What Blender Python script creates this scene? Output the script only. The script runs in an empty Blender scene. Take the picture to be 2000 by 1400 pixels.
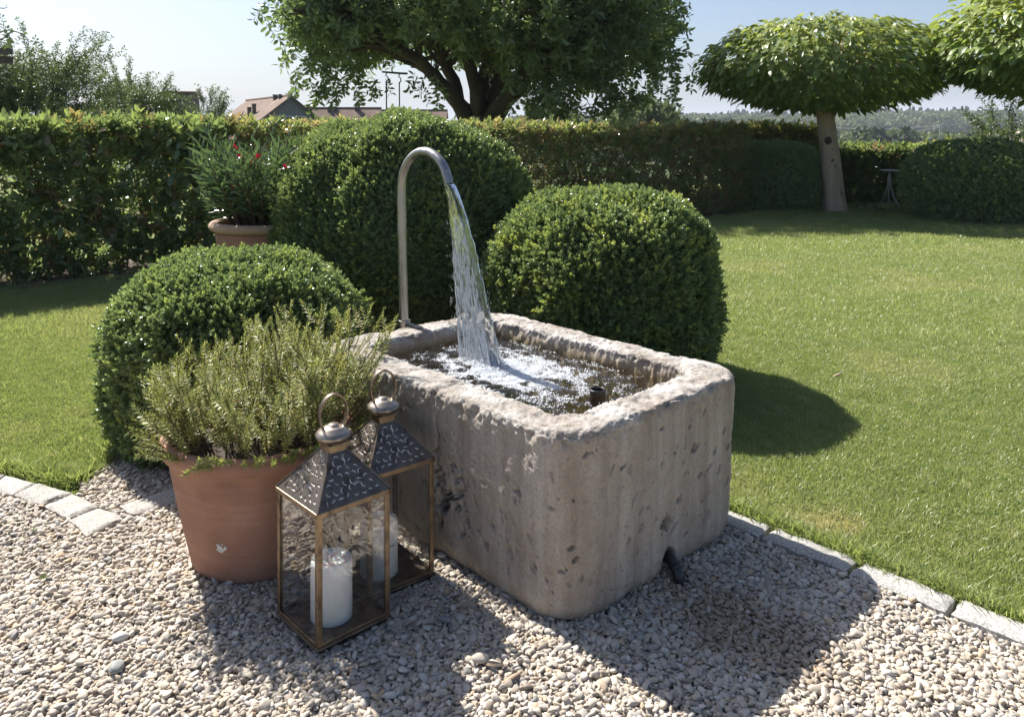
import bpy, math, random
import numpy as np
from mathutils import Vector, Matrix

random.seed(7)
rng = np.random.default_rng(11)
R = math.radians
scene = bpy.context.scene
COL = scene.collection

# ------------------------------------------------------------------ camera
CAM_H, FPX, HOR = 1.6, 1567.0, 255.0
cd = bpy.data.cameras.new('camera')
cam = bpy.data.objects.new('camera', cd)
COL.objects.link(cam)
cam.location = (0, 0, CAM_H)
cam.rotation_euler = (R(90), 0, 0)
cd.sensor_fit = 'HORIZONTAL'
cd.sensor_width = 36.0
cd.lens = 36.0 * FPX / 2000.0
cd.shift_y = -(700.0 - HOR) / 2000.0
cd.clip_start = 0.05
cd.clip_end = 20000
scene.camera = cam

# ------------------------------------------------------------------ light
SUN_EL = 47.0
SUN_H = Vector((0.69, -0.72)).normalized()          # horizontal direction the light travels
sun_from = Vector((-SUN_H.x * math.cos(R(SUN_EL)), -SUN_H.y * math.cos(R(SUN_EL)), math.sin(R(SUN_EL))))
world = bpy.data.worlds.new('World')
scene.world = world
world.use_nodes = True
wn = world.node_tree
wn.nodes.clear()
w_out = wn.nodes.new('ShaderNodeOutputWorld')
w_bg = wn.nodes.new('ShaderNodeBackground')
w_sky = wn.nodes.new('ShaderNodeTexSky')
w_sky.sky_type = 'NISHITA'
w_sky.sun_disc = False
w_sky.sun_elevation = R(SUN_EL)
w_sky.sun_rotation = math.atan2(sun_from.x, sun_from.y)
w_sky.altitude = 300
w_sky.air_density = 1.0
w_sky.dust_density = 3.2
w_sky.ozone_density = 4.5
w_bg.inputs['Strength'].default_value = 0.062
wn.links.new(w_sky.outputs[0], w_bg.inputs[0])
wn.links.new(w_bg.outputs[0], w_out.inputs[0])
sl = bpy.data.lights.new('sun', 'SUN')
sl.energy = 4.8
sl.angle = R(0.6)
sl.color = (1.0, 0.95, 0.87)
sun = bpy.data.objects.new('sun', sl)
COL.objects.link(sun)
sun.location = (-10, 12, 20)
sun.rotation_euler = sun_from.to_track_quat('Z', 'Y').to_euler()

vs = scene.view_settings
vs.view_transform = 'Standard'
vs.look = 'None'
vs.gamma = 1.0
vs.exposure = 1.26
vs.use_curve_mapping = False
cy = scene.cycles
cy.max_bounces = 10
cy.transparent_max_bounces = 24
cy.transmission_bounces = 8
cy.sample_clamp_indirect = 6.0
cy.caustics_reflective = False

# ------------------------------------------------------------------ helpers
def P(px, py, z=0.0):
    """point on the level z under that spot of the photograph (used as a survey of the garden)"""
    y = (CAM_H - z) * FPX / (py - HOR)
    return Vector(((px - 1000.0) / FPX * y, y, z))

def tag(o, label=None, cat=None, group=None, kind=None):
    if label: o['label'] = label
    if cat: o['category'] = cat
    if group: o['group'] = group
    if kind: o['kind'] = kind
    return o

def empty(name, loc=(0, 0, 0), rz=0.0, parent=None):
    o = bpy.data.objects.new(name, None)
    COL.objects.link(o)
    o.location = loc
    o.rotation_euler = (0, 0, rz)
    o.empty_display_size = 0.1
    if parent: o.parent = parent
    return o

def np_mesh(name, V, F, smooth=False):
    """V n x 3, F m x k array (all faces with the same count)"""
    V = np.asarray(V, dtype=np.float32); F = np.asarray(F, dtype=np.int32)
    me = bpy.data.meshes.new(name)
    me.vertices.add(len(V)); me.vertices.foreach_set('co', V.ravel())
    k = F.shape[1]
    me.loops.add(F.size); me.loops.foreach_set('vertex_index', F.ravel())
    me.polygons.add(len(F)); me.polygons.foreach_set('loop_start', np.arange(0, F.size, k, dtype=np.int32))
    if smooth: me.polygons.foreach_set('use_smooth', np.ones(len(F), dtype=bool))
    me.update(calc_edges=True)
    me.validate()
    return me

def link(name, me, mat, parent=None, loc=None):
    o = bpy.data.objects.new(name, me)
    COL.objects.link(o)
    if mat is not None and len(me.materials) == 0: me.materials.append(mat)
    if parent: o.parent = parent
    if loc is not None: o.location = loc
    return o

class MB:
    def __init__(self): self.v = []; self.f = []
    def add(self, V, F, M=None):
        b = len(self.v)
        for p in V:
            p = Vector(p)
            self.v.append(M @ p if M is not None else p)
        for f in F: self.f.append([i + b for i in f])
        return self
    def box(self, x0, x1, y0, y1, z0, z1, M=None):
        V = [(x0,y0,z0),(x1,y0,z0),(x1,y1,z0),(x0,y1,z0),(x0,y0,z1),(x1,y0,z1),(x1,y1,z1),(x0,y1,z1)]
        F = [(3,2,1,0),(4,5,6,7),(0,1,5,4),(1,2,6,5),(2,3,7,6),(3,0,4,7)]
        return self.add(V, F, M)
    def tube(self, pts, rad, n=8, cap=True, flat=None):
        pts = [Vector(p) for p in pts]
        if not hasattr(rad, '__len__'): rad = [rad] * len(pts)
        b = len(self.v)
        t0 = (pts[1] - pts[0]).normalized()
        ref = Vector((0, 0, 1)) if abs(t0.z) < 0.9 else Vector((1, 0, 0))
        nx = t0.cross(ref).normalized()
        for i, p in enumerate(pts):
            t = (pts[min(i+1, len(pts)-1)] - pts[max(i-1, 0)])
            t = t.normalized() if t.length > 1e-9 else t0
            nx = (nx - t * nx.dot(t)).normalized()
            ny = t.cross(nx)
            for k in range(n):
                a = 2 * math.pi * k / n
                self.v.append(p + (nx * math.cos(a) + ny * math.sin(a)) * rad[i])
        for i in range(len(pts) - 1):
            for k in range(n):
                a = b + i*n + k; c = b + i*n + (k+1) % n
                self.f.append([a, c, c+n, a+n])
        if cap:
            self.f.append([b + k for k in range(n)][::-1])
            self.f.append([b + (len(pts)-1)*n + k for k in range(n)])
        return self
    def lathe(self, prof, n=48, closed=False, M=None):
        V = []; F = []
        for (r, z) in prof:
            for k in range(n):
                a = 2*math.pi*k/n
                V.append((r*math.cos(a), r*math.sin(a), z))
        m = len(prof)
        for i in range(m-1 if not closed else m):
            j = (i+1) % m
            for k in range(n):
                F.append((i*n+k, i*n+(k+1) % n, j*n+(k+1) % n, j*n+k))
        return self.add(V, F, M)
    def build(self, name, mat, parent=None, smooth=False, bevel=0.0, loc=None):
        me = bpy.data.meshes.new(name)
        me.from_pydata([tuple(p) for p in self.v], [], self.f)
        if smooth: me.polygons.foreach_set('use_smooth', np.ones(len(me.polygons), dtype=bool))
        me.update()
        o = link(name, me, mat, parent, loc)
        if bevel > 0:
            md = o.modifiers.new('bevel', 'BEVEL'); md.width = bevel; md.segments = 2; md.limit_method = 'ANGLE'; md.angle_limit = R(40)
        return o

# --- numpy gradient noise
_perm = np.random.default_rng(3).permutation(256)
_perm = np.concatenate([_perm, _perm, _perm])
_grad = np.random.default_rng(4).normal(size=(256, 3)); _grad /= np.linalg.norm(_grad, axis=1)[:, None]
def pnoise(p):
    p = np.asarray(p, dtype=np.float64)
    i = np.floor(p).astype(int); f = p - i; i &= 255
    u = f*f*f*(f*(f*6-15)+10)
    out = 0
    for dx in (0, 1):
        for dy in (0, 1):
            for dz in (0, 1):
                h = _perm[_perm[_perm[(i[:, 0]+dx) & 255] + ((i[:, 1]+dy) & 255)] + ((i[:, 2]+dz) & 255)]
                g = _grad[h]
                d = (g[:, 0]*(f[:, 0]-dx) + g[:, 1]*(f[:, 1]-dy) + g[:, 2]*(f[:, 2]-dz))
                w = (u[:, 0] if dx else 1-u[:, 0])*(u[:, 1] if dy else 1-u[:, 1])*(u[:, 2] if dz else 1-u[:, 2])
                out = out + w*d
    return out*1.6
def fbm(p, oct=4, lac=2.1, gain=0.5):
    p = np.asarray(p, float); s = 0; a = 1.0
    for k in range(oct):
        s = s + a*pnoise(p + 17.3*k); p = p*lac; a *= gain
    return s

def sstep(a, b, x):
    t = np.clip((x-a)/(b-a), 0, 1); return t*t*(3-2*t)

def frames(D, roll=None):
    """rotation matrices whose local Z is D (n x 3), with random roll"""
    D = np.asarray(D, float); D = D/np.linalg.norm(D, axis=1)[:, None]
    n = len(D)
    ref = np.where(np.abs(D[:, 2:3]) < 0.95, np.array([[0, 0, 1.0]]), np.array([[1.0, 0, 0]]))
    X = np.cross(ref, D); X /= np.linalg.norm(X, axis=1)[:, None]
    Y = np.cross(D, X)
    a = rng.uniform(0, 2*np.pi, n) if roll is None else np.broadcast_to(roll, (n,))
    c, s = np.cos(a)[:, None], np.sin(a)[:, None]
    X2 = c*X + s*Y; Y2 = -s*X + c*Y
    return np.stack([X2, Y2, D], axis=2)
def to_euler(M):
    y = -np.arcsin(np.clip(M[:, 2, 0], -1, 1))
    x = np.arctan2(M[:, 2, 1], M[:, 2, 2]); z = np.arctan2(M[:, 1, 0], M[:, 0, 0])
    return np.stack([x, y, z], axis=1)

_gn = {}
def gn_group(srcs):
    key = tuple(s.name for s in srcs)
    if key in _gn: return _gn[key]
    g = bpy.data.node_groups.new('scatter_nodes', 'GeometryNodeTree')
    g.interface.new_socket(name='Geometry', in_out='INPUT', socket_type='NodeSocketGeometry')
    g.interface.new_socket(name='Geometry', in_out='OUTPUT', socket_type='NodeSocketGeometry')
    N, L = g.nodes, g.links
    gi = N.new('NodeGroupInput'); go = N.new('NodeGroupOutput')
    iop = N.new('GeometryNodeInstanceOnPoints')
    join = N.new('GeometryNodeJoinGeometry')
    for s in srcs:
        oi = N.new('GeometryNodeObjectInfo'); oi.inputs['Object'].default_value = s
        oi.transform_space = 'ORIGINAL'; oi.inputs['As Instance'].default_value = False
        g2 = N.new('GeometryNodeGeometryToInstance')
        L.new(oi.outputs['Geometry'], g2.inputs[0]); L.new(g2.outputs[0], join.inputs[0])
    L.new(join.outputs[0], iop.inputs['Instance'])
    L.new(gi.outputs[0], iop.inputs['Points'])
    iop.inputs['Pick Instance'].default_value = True
    def attr(nm, ty):
        a = N.new('GeometryNodeInputNamedAttribute'); a.data_type = ty; a.inputs['Name'].default_value = nm
        return [s for s in a.outputs if s.enabled and s.name == 'Attribute'][0]
    L.new(attr('idx', 'INT'), iop.inputs['Instance Index'])
    L.new(attr('rot', 'FLOAT_VECTOR'), iop.inputs['Rotation'])
    L.new(attr('scl', 'FLOAT_VECTOR'), iop.inputs['Scale'])
    L.new(iop.outputs[0], go.inputs[0])
    _gn[key] = g
    return g

def source(me, mat):
    o = bpy.data.objects.new('src_' + me.name, me)
    if len(me.materials) == 0: me.materials.append(mat)
    return o

def scatter(name, parent, pts, eul, scl, srcs, tint=None, kind='stuff'):
    pts = np.asarray(pts, np.float32); n = len(pts)
    me = bpy.data.meshes.new(name)
    me.vertices.add(n); me.vertices.foreach_set('co', pts.ravel())
    a = me.attributes.new('rot', 'FLOAT_VECTOR', 'POINT'); a.data.foreach_set('vector', np.asarray(eul, np.float32).ravel())
    s = np.asarray(scl, np.float32)
    if s.ndim == 1: s = np.repeat(s[:, None], 3, axis=1)
    a = me.attributes.new('scl', 'FLOAT_VECTOR', 'POINT'); a.data.foreach_set('vector', np.ascontiguousarray(s).ravel())
    a = me.attributes.new('idx', 'INT', 'POINT'); a.data.foreach_set('value', rng.integers(0, len(srcs), n).astype(np.int32))
    t = np.zeros(n, np.float32) if tint is None else np.asarray(tint, np.float32)
    a = me.attributes.new('tint', 'FLOAT', 'POINT'); a.data.foreach_set('value', t)
    me.update()
    o = link(name, me, srcs[0].data.materials[0], parent)
    md = o.modifiers.new('scatter', 'NODES'); md.node_group = gn_group(srcs)
    o['kind'] = kind
    return o

# ------------------------------------------------------------------ materials
def new_mat(name):
    m = bpy.data.materials.new(name); m.use_nodes = True
    nt = m.node_tree; nt.nodes.clear()
    out = nt.nodes.new('ShaderNodeOutputMaterial')
    return m, nt, out
def nd(nt, t, **kw):
    n = nt.nodes.new(t)
    for k, v in kw.items():
        if k in ('operation', 'blend_type', 'data_type', 'noise_dimensions', 'attribute_type', 'attribute_name', 'feature', 'wave_type', 'bands_direction', 'distance'):
            setattr(n, k, v)
        else: n.inputs[k.replace('_', ' ')].default_value = v
    return n
def ramp(nt, fac, stops):
    r = nt.nodes.new('ShaderNodeValToRGB')
    el = r.color_ramp.elements
    while len(el) < len(stops): el.new(0.5)
    for e, (p, c) in zip(el, stops):
        e.position = p; e.color = (c[0], c[1], c[2], 1) if hasattr(c, '__len__') else (c, c, c, 1)
    nt.links.new(fac, r.inputs[0])
    return r.outputs[0]
def mixc(nt, fac, a, b, mode='MIX'):
    m = nt.nodes.new('ShaderNodeMix'); m.data_type = 'RGBA'; m.blend_type = mode
    for sock, v in ((m.inputs[0], fac), (m.inputs[6], a), (m.inputs[7], b)):
        if isinstance(v, bpy.types.NodeSocket): nt.links.new(v, sock)
        elif hasattr(v, '__len__'): sock.default_value = (v[0], v[1], v[2], 1)
        else: sock.default_value = v
    return m.outputs[2]
def coords(nt, scale=(1, 1, 1), kind='Object'):
    tc = nt.nodes.new('ShaderNodeTexCoord'); mp = nt.nodes.new('ShaderNodeMapping')
    mp.inputs['Scale'].default_value = scale
    nt.links.new(tc.outputs[kind], mp.inputs[0])
    return mp.outputs[0]
def noise(nt, vec, scale, detail=4, rough=0.55):
    n = nd(nt, 'ShaderNodeTexNoise', Scale=scale, Detail=detail, Roughness=rough)
    if vec is not None: nt.links.new(vec, n.inputs['Vector'])
    return n.outputs[0]
def bump(nt, h, strength, dist, prev=None):
    b = nd(nt, 'ShaderNodeBump', Strength=strength, Distance=dist)
    nt.links.new(h, b.inputs['Height'])
    if prev is not None: nt.links.new(prev, b.inputs['Normal'])
    return b.outputs[0]
def principled(nt, out, color, rough=0.6, metal=0.0, normal=None, spec=0.5, **kw):
    b = nt.nodes.new('ShaderNodeBsdfPrincipled')
    for key, v in (('Base Color', color), ('Roughness', rough), ('Metallic', metal)):
        if isinstance(v, bpy.types.NodeSocket): nt.links.new(v, b.inputs[key])
        elif hasattr(v, '__len__'): b.inputs[key].default_value = (v[0], v[1], v[2], 1)
        else: b.inputs[key].default_value = v
    b.inputs['Specular IOR Level'].default_value = spec
    for k, v in kw.items(): b.inputs[k.replace('_', ' ')].default_value = v
    if normal is not None: nt.links.new(normal, b.inputs['Normal'])
    if out is not None: nt.links.new(b.outputs[0], out.inputs[0])
    return b

def foliage(name, stops, trans=0.35, rough=0.42, spec=0.5, young=None, tcol=1.25):
    m, nt, out = new_mat(name)
    oi = nt.nodes.new('ShaderNodeObjectInfo')
    c = ramp(nt, oi.outputs['Random'], stops)
    if young is not None:
        at = nd(nt, 'ShaderNodeAttribute', attribute_type='INSTANCER', attribute_name='tint')
        c = mixc(nt, at.outputs['Fac'], c, young)
    nz = noise(nt, coords(nt), 9.0, 2)
    c = mixc(nt, 0.35, c, ramp(nt, nz, [(0.25, 0.55), (0.75, 1.0)]), 'MULTIPLY')
    b = principled(nt, None, c, rough, spec=spec)
    t = nt.nodes.new('ShaderNodeBsdfTranslucent')
    tc_ = mixc(nt, 1.0, c, (tcol, tcol*1.02, tcol*0.68), 'MULTIPLY')
    nt.links.new(tc_, t.inputs[0])
    mx = nt.nodes.new('ShaderNodeMixShader'); mx.inputs[0].default_value = trans
    nt.links.new(b.outputs[0], mx.inputs[1]); nt.links.new(t.outputs[0], mx.inputs[2])
    nt.links.new(mx.outputs[0], out.inputs[0])
    return m

def plain(name, color, rough=0.6, metal=0.0, var=0.25, nscale=30.0, bstr=0.2, bdist=0.004, spec=0.5, stretch=(1, 1, 1)):
    m, nt, out = new_mat(name)
    co = coords(nt, stretch)
    n1 = noise(nt, co, nscale, 6, 0.6)
    n2 = noise(nt, co, nscale*0.2, 3)
    dark = tuple(c*(1-var) for c in color); lite = tuple(min(1, c*(1+var)) for c in color)
    c = ramp(nt, n1, [(0.25, dark), (0.75, lite)])
    c = mixc(nt, 0.5, c, ramp(nt, n2, [(0.3, dark), (0.7, lite)]))
    principled(nt, out, c, rough, metal, bump(nt, n1, bstr, bdist), spec)
    return m

def schlick(nt, f0=0.04, gain=1.0):
    lw = nt.nodes.new('ShaderNodeLayerWeight'); lw.inputs[0].default_value = 0.5
    pw_ = nd(nt, 'ShaderNodeMath', operation='POWER'); pw_.inputs[1].default_value = 5.0; nt.links.new(lw.outputs['Facing'], pw_.inputs[0])
    ma = nd(nt, 'ShaderNodeMath', operation='MULTIPLY_ADD'); ma.inputs[1].default_value = (1-f0)*gain; ma.inputs[2].default_value = f0*gain; ma.use_clamp = True
    nt.links.new(pw_.outputs[0], ma.inputs[0]); return ma.outputs[0]

M = {}
M['box_leaf'] = foliage('boxwood_leaves', [(0, (0.145, 0.205, 0.095)), (0.5, (0.20, 0.268, 0.118)), (1, (0.255, 0.325, 0.135))], 0.42, 0.28, 0.75, young=(0.42, 0.47, 0.13))
M['box_core'] = plain('boxwood_inner', (0.125, 0.155, 0.078), 0.9, var=0.5, nscale=40)
M['laurel'] = foliage('laurel_leaves', [(0, (0.135, 0.190, 0.098)), (0.55, (0.18, 0.250, 0.115)), (0.86, (0.235, 0.31, 0.125)), (0.92, (0.24, 0.155, 0.095)), (1, (0.30, 0.21, 0.14))], 0.48, 0.24, 0.8, young=(0.46, 0.48, 0.12))
M['hedge_leaf'] = foliage('hedge_leaves', [(0, (0.16, 0.205, 0.09)), (0.45, (0.215, 0.27, 0.11)), (0.64, (0.26, 0.29, 0.125)), (0.76, (0.28, 0.21, 0.135)), (1, (0.34, 0.25, 0.17))], 0.48, 0.28, 0.7, young=(0.45, 0.45, 0.15))
M['cherry'] = foliage('cherry_leaves', [(0, (0.120, 0.172, 0.085)), (0.6, (0.165, 0.228, 0.105)), (1, (0.225, 0.285, 0.12))], 0.45, 0.34, 0.6)
M['catalpa'] = foliage('catalpa_leaves', [(0, (0.16, 0.23, 0.082)), (0.6, (0.21, 0.29, 0.095)), (1, (0.27, 0.34, 0.11))], 0.45, 0.36, 0.5, young=(0.40, 0.43, 0.11))
M['bush_leaf'] = foliage('bush_leaves', [(0, (0.075, 0.11, 0.045)), (0.6, (0.12, 0.17, 0.06)), (1, (0.20, 0.25, 0.09))], 0.28, 0.42, 0.4)
M['pale_leaf'] = foliage('pale_tree_leaves', [(0, (0.13, 0.165, 0.085)), (1, (0.21, 0.25, 0.14))], 0.4, 0.5, 0.3)
M['forest'] = foliage('forest_leaves', [(0, (0.045, 0.072, 0.034)), (0.5, (0.08, 0.115, 0.048)), (1, (0.14, 0.17, 0.07))], 0.3, 0.6, 0.2)
M['conifer'] = foliage('conifer_needles', [(0, (0.022, 0.042, 0.025)), (1, (0.045, 0.07, 0.035))], 0.15, 0.6, 0.2)
M['grass'] = foliage('grass_blades', [(0, (0.215, 0.275, 0.095)), (0.5, (0.29, 0.35, 0.128)), (0.88, (0.36, 0.41, 0.17)), (1, (0.50, 0.48, 0.29))], 0.45, 0.36, 0.5, young=(0.50, 0.46, 0.26))
M['rosemary'] = foliage('rosemary_needles', [(0, (0.25, 0.29, 0.10)), (1, (0.36, 0.38, 0.125))], 0.4, 0.45, 0.4)
M['rosemary_old'] = foliage('rosemary_lower_needles', [(0, (0.42, 0.38, 0.13)), (1, (0.55, 0.48, 0.17))], 0.35, 0.5, 0.3)
M['oleander'] = foliage('oleander_leaves', [(0, (0.095, 0.15, 0.07)), (1, (0.15, 0.21, 0.085))], 0.36, 0.26, 0.65)
M['twig'] = plain('twig_bark', (0.11, 0.075, 0.05), 0.85, var=0.4)
M['bark_dark'] = plain('cherry_bark', (0.060, 0.048, 0.038), 0.9, var=0.5, nscale=14, bstr=0.8, bdist=0.04, stretch=(1, 1, 0.35))
M['bark_pale'] = plain('catalpa_bark', (0.36, 0.285, 0.215), 0.9, var=0.38, nscale=22, bstr=0.7, bdist=0.02, stretch=(1, 1, 0.15))
M['bark_wet'] = plain('moss_bark', (0.055, 0.050, 0.035), 0.9, var=0.4, nscale=30)
M['soil'] = plain('soil', (0.075, 0.055, 0.04), 0.95, var=0.5, nscale=60, bstr=0.8, bdist=0.02)
M['candle'] = None

# ------------------------------------------------------------------ ground sheets
def terrain_z(x, y):
    x = np.asarray(x, float); y = np.asarray(y, float)
    d = np.hypot(x*0.6, np.maximum(y, 0)) + np.maximum(-y, 0)*0.2
    az = x/np.maximum(y, 1.0)
    base = np.interp(d, [0, 22, 32, 60, 100, 200, 350, 500, 700, 900, 1040, 1200, 1500, 2200, 6000],
                        [-0.05, -0.05, -0.9, -3.0, -5.0, -8.5, -11, -9, -3, 4.0, 8.0, 6, -4, -10, -10])
    right = sstep(0.0, 0.30, az)*0.75 + 0.25
    base = np.where((base > -5) & (d > 400), -5 + (base+5)*right, base)
    far = np.exp(-((d-3900)/700)**2)*np.clip(0.45 + 0.75*sstep(0.35, 0.62, az), 0, 1.2)*84*sstep(0.3, 0.55, az)
    p = np.stack([x/260.0, y/260.0, np.zeros_like(x)], axis=1)
    return base + far + pnoise(p)*5.0*sstep(250, 700, d)*(1+d/1500)

def sym_spacing(lim, first, ratio):
    a = [0.0]; s = first
    while a[-1] < lim: a.append(a[-1]+s); s *= ratio
    return np.array(a)
xs = sym_spacing(5600, 4.0, 1.09); xs = np.concatenate([-xs[:0:-1], xs])
ysp = sym_spacing(5600, 3.0, 1.055); ysn = sym_spacing(600, 6.0, 1.5)
ys = np.concatenate([-ysn[:0:-1], ysp])
gx, gy = np.meshgrid(xs, ys)
gz = terrain_z(gx.ravel(), gy.ravel())
V = np.stack([gx.ravel(), gy.ravel(), gz], axis=1)
nx_, ny_ = len(xs), len(ys)
ii = (np.arange(ny_-1)[:, None]*nx_ + np.arange(nx_-1)[None, :]).ravel()
F = np.stack([ii, ii+1, ii+nx_+1, ii+nx_], axis=1)
m, nt, out = new_mat('countryside')
co = coords(nt)
n1 = noise(nt, co, 0.02, 6, 0.6); n2 = noise(nt, co, 0.35, 5)
c = ramp(nt, n1, [(0.35, (0.035, 0.055, 0.02)), (0.5, (0.06, 0.085, 0.03)), (0.62, (0.10, 0.12, 0.045)), (0.75, (0.16, 0.15, 0.07))])
c = mixc(nt, 0.5, c, ramp(nt, n2, [(0.3, 0.5), (0.7, 1.0)]), 'MULTIPLY')
principled(nt, out, c, 0.95, normal=bump(nt, n2, 0.6, 1.5), spec=0.1)
terrain = link('terrain', np_mesh('terrain', V, F, True), m)
tag(terrain, 'rolling countryside falling away behind the garden', None, kind='structure')

# trough frame (used by several builders)
TC = Vector((0.034, 3.400, 0)); TH = R(43.5); TL, TW, TZ = 1.537, 1.063, 0.640
TU = Vector((-math.sin(TH), math.cos(TH), 0)); TV = Vector((math.cos(TH), math.sin(TH), 0))
def tr(u, v, z=0.0): return TC + TU*u + TV*v + Vector((0, 0, z))

def in_poly(pts, poly):
    x, y = pts[:, 0], pts[:, 1]; c = np.zeros(len(pts), bool)
    n = len(poly); j = n-1
    for i in range(n):
        xi, yi = poly[i][0], poly[i][1]; xj, yj = poly[j][0], poly[j][1]
        t = ((yi > y) != (yj > y)) & (x < (xj-xi)*(y-yi)/(yj-yi+1e-12)+xi)
        c ^= t; j = i
    return c

gravel_poly = [Vector((-4.6, 1.0, 0)), P(-700, 893), P(-260, 905), P(-24, 945), P(75, 955), P(150, 975), P(160, 950), P(200, 925), P(228, 908), P(222, 880),
               Vector((-2.2, 4.3, 0)), Vector((-1.5, 5.0, 0)), Vector((-0.6, 5.1, 0)), tr(1.3, 0.475), tr(-2.9, 0.475), Vector((2.55, 1.0, 0))]
# lawn
m, nt, out = new_mat('lawn_turf')
co = coords(nt)
n1 = noise(nt, co, 0.9, 5, 0.6); n2 = noise(nt, co, 55.0, 4, 0.7); n3 = noise(nt, co, 7.0, 4)
c = ramp(nt, n1, [(0.3, (0.19, 0.24, 0.075)), (0.55, (0.24, 0.285, 0.098)), (0.72, (0.285, 0.315, 0.125)), (0.82, (0.335, 0.335, 0.16))])
c = mixc(nt, 0.6, c, ramp(nt, n2, [(0.3, 0.35), (0.7, 1.0)]), 'MULTIPLY')
c = mixc(nt, 0.3, c, ramp(nt, n3, [(0.35, 0.6), (0.65, 1.0)]), 'MULTIPLY')
principled(nt, out, c, 0.9, normal=bump(nt, n2, 0.9, 0.02), spec=0.15)
lx = np.linspace(-30, 30, 121); ly = np.linspace(-12, 24, 73)
gx, gy = np.meshgrid(lx, ly)
gz = np.clip(pnoise(np.stack([gx.ravel()/3, gy.ravel()/3, 0*gx.ravel()], 1))*0.01, -0.012, 0.012)*sstep(6, 9, gy.ravel()) - 0.012
ii = (np.arange(72)[:, None]*121 + np.arange(120)[None, :]).ravel()
lawn = link('lawn', np_mesh('lawn', np.stack([gx.ravel(), gy.ravel(), gz], 1), np.stack([ii, ii+1, ii+122, ii+121], 1), True), m)
tag(lawn, 'mown green lawn around the gravel bed', None, kind='structure')
lawn_mat = m

# gravel bed base
m, nt, out = new_mat('gravel_bed_base')
co = coords(nt)
v1 = nd(nt, 'ShaderNodeTexVoronoi', Scale=42.0); nt.links.new(co, v1.inputs['Vector'])
n1 = noise(nt, co, 3.0, 4)
c = mixc(nt, 0.5, ramp(nt, v1.outputs['Color'], [(0.2, (0.22, 0.18, 0.145)), (0.8, (0.46, 0.405, 0.34))]), ramp(nt, n1, [(0.3, (0.29, 0.245, 0.20)), (0.7, (0.45, 0.39, 0.325))]))
principled(nt, out, c, 0.95, normal=bump(nt, v1.outputs['Distance'], 0.7, 0.012), spec=0.2)
mb = MB(); mb.add([(p.x, p.y, 0.0) for p in gravel_poly], [list(range(len(gravel_poly)))])
# the sheet goes on beyond the picture towards the house
gb = mb.build('gravel_bed', m); tag(gb, 'bed of pale gravel', None, kind='structure')
mb = MB(); mb.add([(-12, -8, -0.004), (9, -8, -0.004), (2.6, 1.05, -0.004), (-4.8, 1.05, -0.004)], [(0, 1, 2, 3)])
tag(mb.build('gravel_path', m), 'gravel path going on towards the viewer', None, kind='structure')

# ------------------------------------------------------------------ kerb stones
def granite(name, base):
    m, nt, out = new_mat(name)
    co = coords(nt)
    n1 = noise(nt, co, 160, 3, 0.7); n2 = noise(nt, co, 9, 4); n3 = noise(nt, co, 45, 5)
    oi = nt.nodes.new('ShaderNodeObjectInfo')
    c = ramp(nt, n1, [(0.34, tuple(b*0.45 for b in base)), (0.5, base), (0.68, tuple(min(1, b*1.4) for b in base))])
    c = mixc(nt, 0.4, c, ramp(nt, n2, [(0.3, 0.6), (0.7, 1.0)]), 'MULTIPLY')
    c = mixc(nt, 0.35, c, ramp(nt, oi.outputs['Random'], [(0, 0.62), (1, 1.0)]), 'MULTIPLY')
    principled(nt, out, c, 0.85, normal=bump(nt, n3, 0.6, 0.006, bump(nt, n1, 0.4, 0.002)), spec=0.3)
    return m
M['granite'] = granite('grey_granite', (0.40, 0.39, 0.37))
M['granite_warm'] = granite('pale_granite', (0.42, 0.395, 0.36))

def stone_slab(name, quad, ztop, thick, mat, parent, seed):
    """an uneven cut stone block from four plan corners"""
    r = np.random.default_rng(seed)
    nu, nv = 16, 8
    q = [np.array([p.x, p.y]) for p in quad]
    top = []
    for j in range(nv+1):
        for i in range(nu+1):
            s, t = i/nu, j/nv
            p = (q[0]*(1-s)+q[1]*s)*(1-t) + (q[3]*(1-s)+q[2]*s)*t
            top.append((p[0], p[1], 0))
    top = np.array(top)
    nz = fbm(np.concatenate([top[:, :2]*9, np.full((len(top), 1), seed*1.7)], 1), 3)
    edge = np.array([min(i, nu-i)/nu*4 if 0 else min(min(i, nu-i), min(j, nv-j)) for j in range(nv+1) for i in range(nu+1)])
    top[:, 2] = ztop + nz*0.005 - np.where(edge == 0, 0.010, np.where(edge == 1, 0.002, 0))
    jit = fbm(np.concatenate([top[:, :2]*14, np.full((len(top), 1), 50+seed)], 1), 2)
    cen = sum(q)/4
    d = top[:, :2]-cen; top[:, :2] -= d*(np.where(edge == 0, 0.035+0.05*jit, 0))[:, None]
    ring = [i for i in range(nu+1)] + [j*(nu+1)+nu for j in range(1, nv+1)] + [nv*(nu+1)+i for i in range(nu-1, -1, -1)] + [j*(nu+1) for j in range(nv-1, 0, -1)]
    V = [tuple(p) for p in top]; F = []
    for j in range(nv):
        for i in range(nu):
            a = j*(nu+1)+i; F.append((a, a+1, a+nu+2, a+nu+1))
    b = len(V)
    for k in ring: V.append((top[k, 0]+r.normal(0, .0015), top[k, 1]+r.normal(0, .0015), top[k, 2]-thick))
    for k in range(len(ring)):
        k2 = (k+1) % len(ring); F.append((ring[k], b+k, b+k2, ring[k2]))
    mb = MB(); mb.add(V, F)
    o = mb.build(name, mat, parent, True)
    md = o.modifiers.new('es', 'EDGE_SPLIT'); md.split_angle = R(38)
    return o

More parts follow.
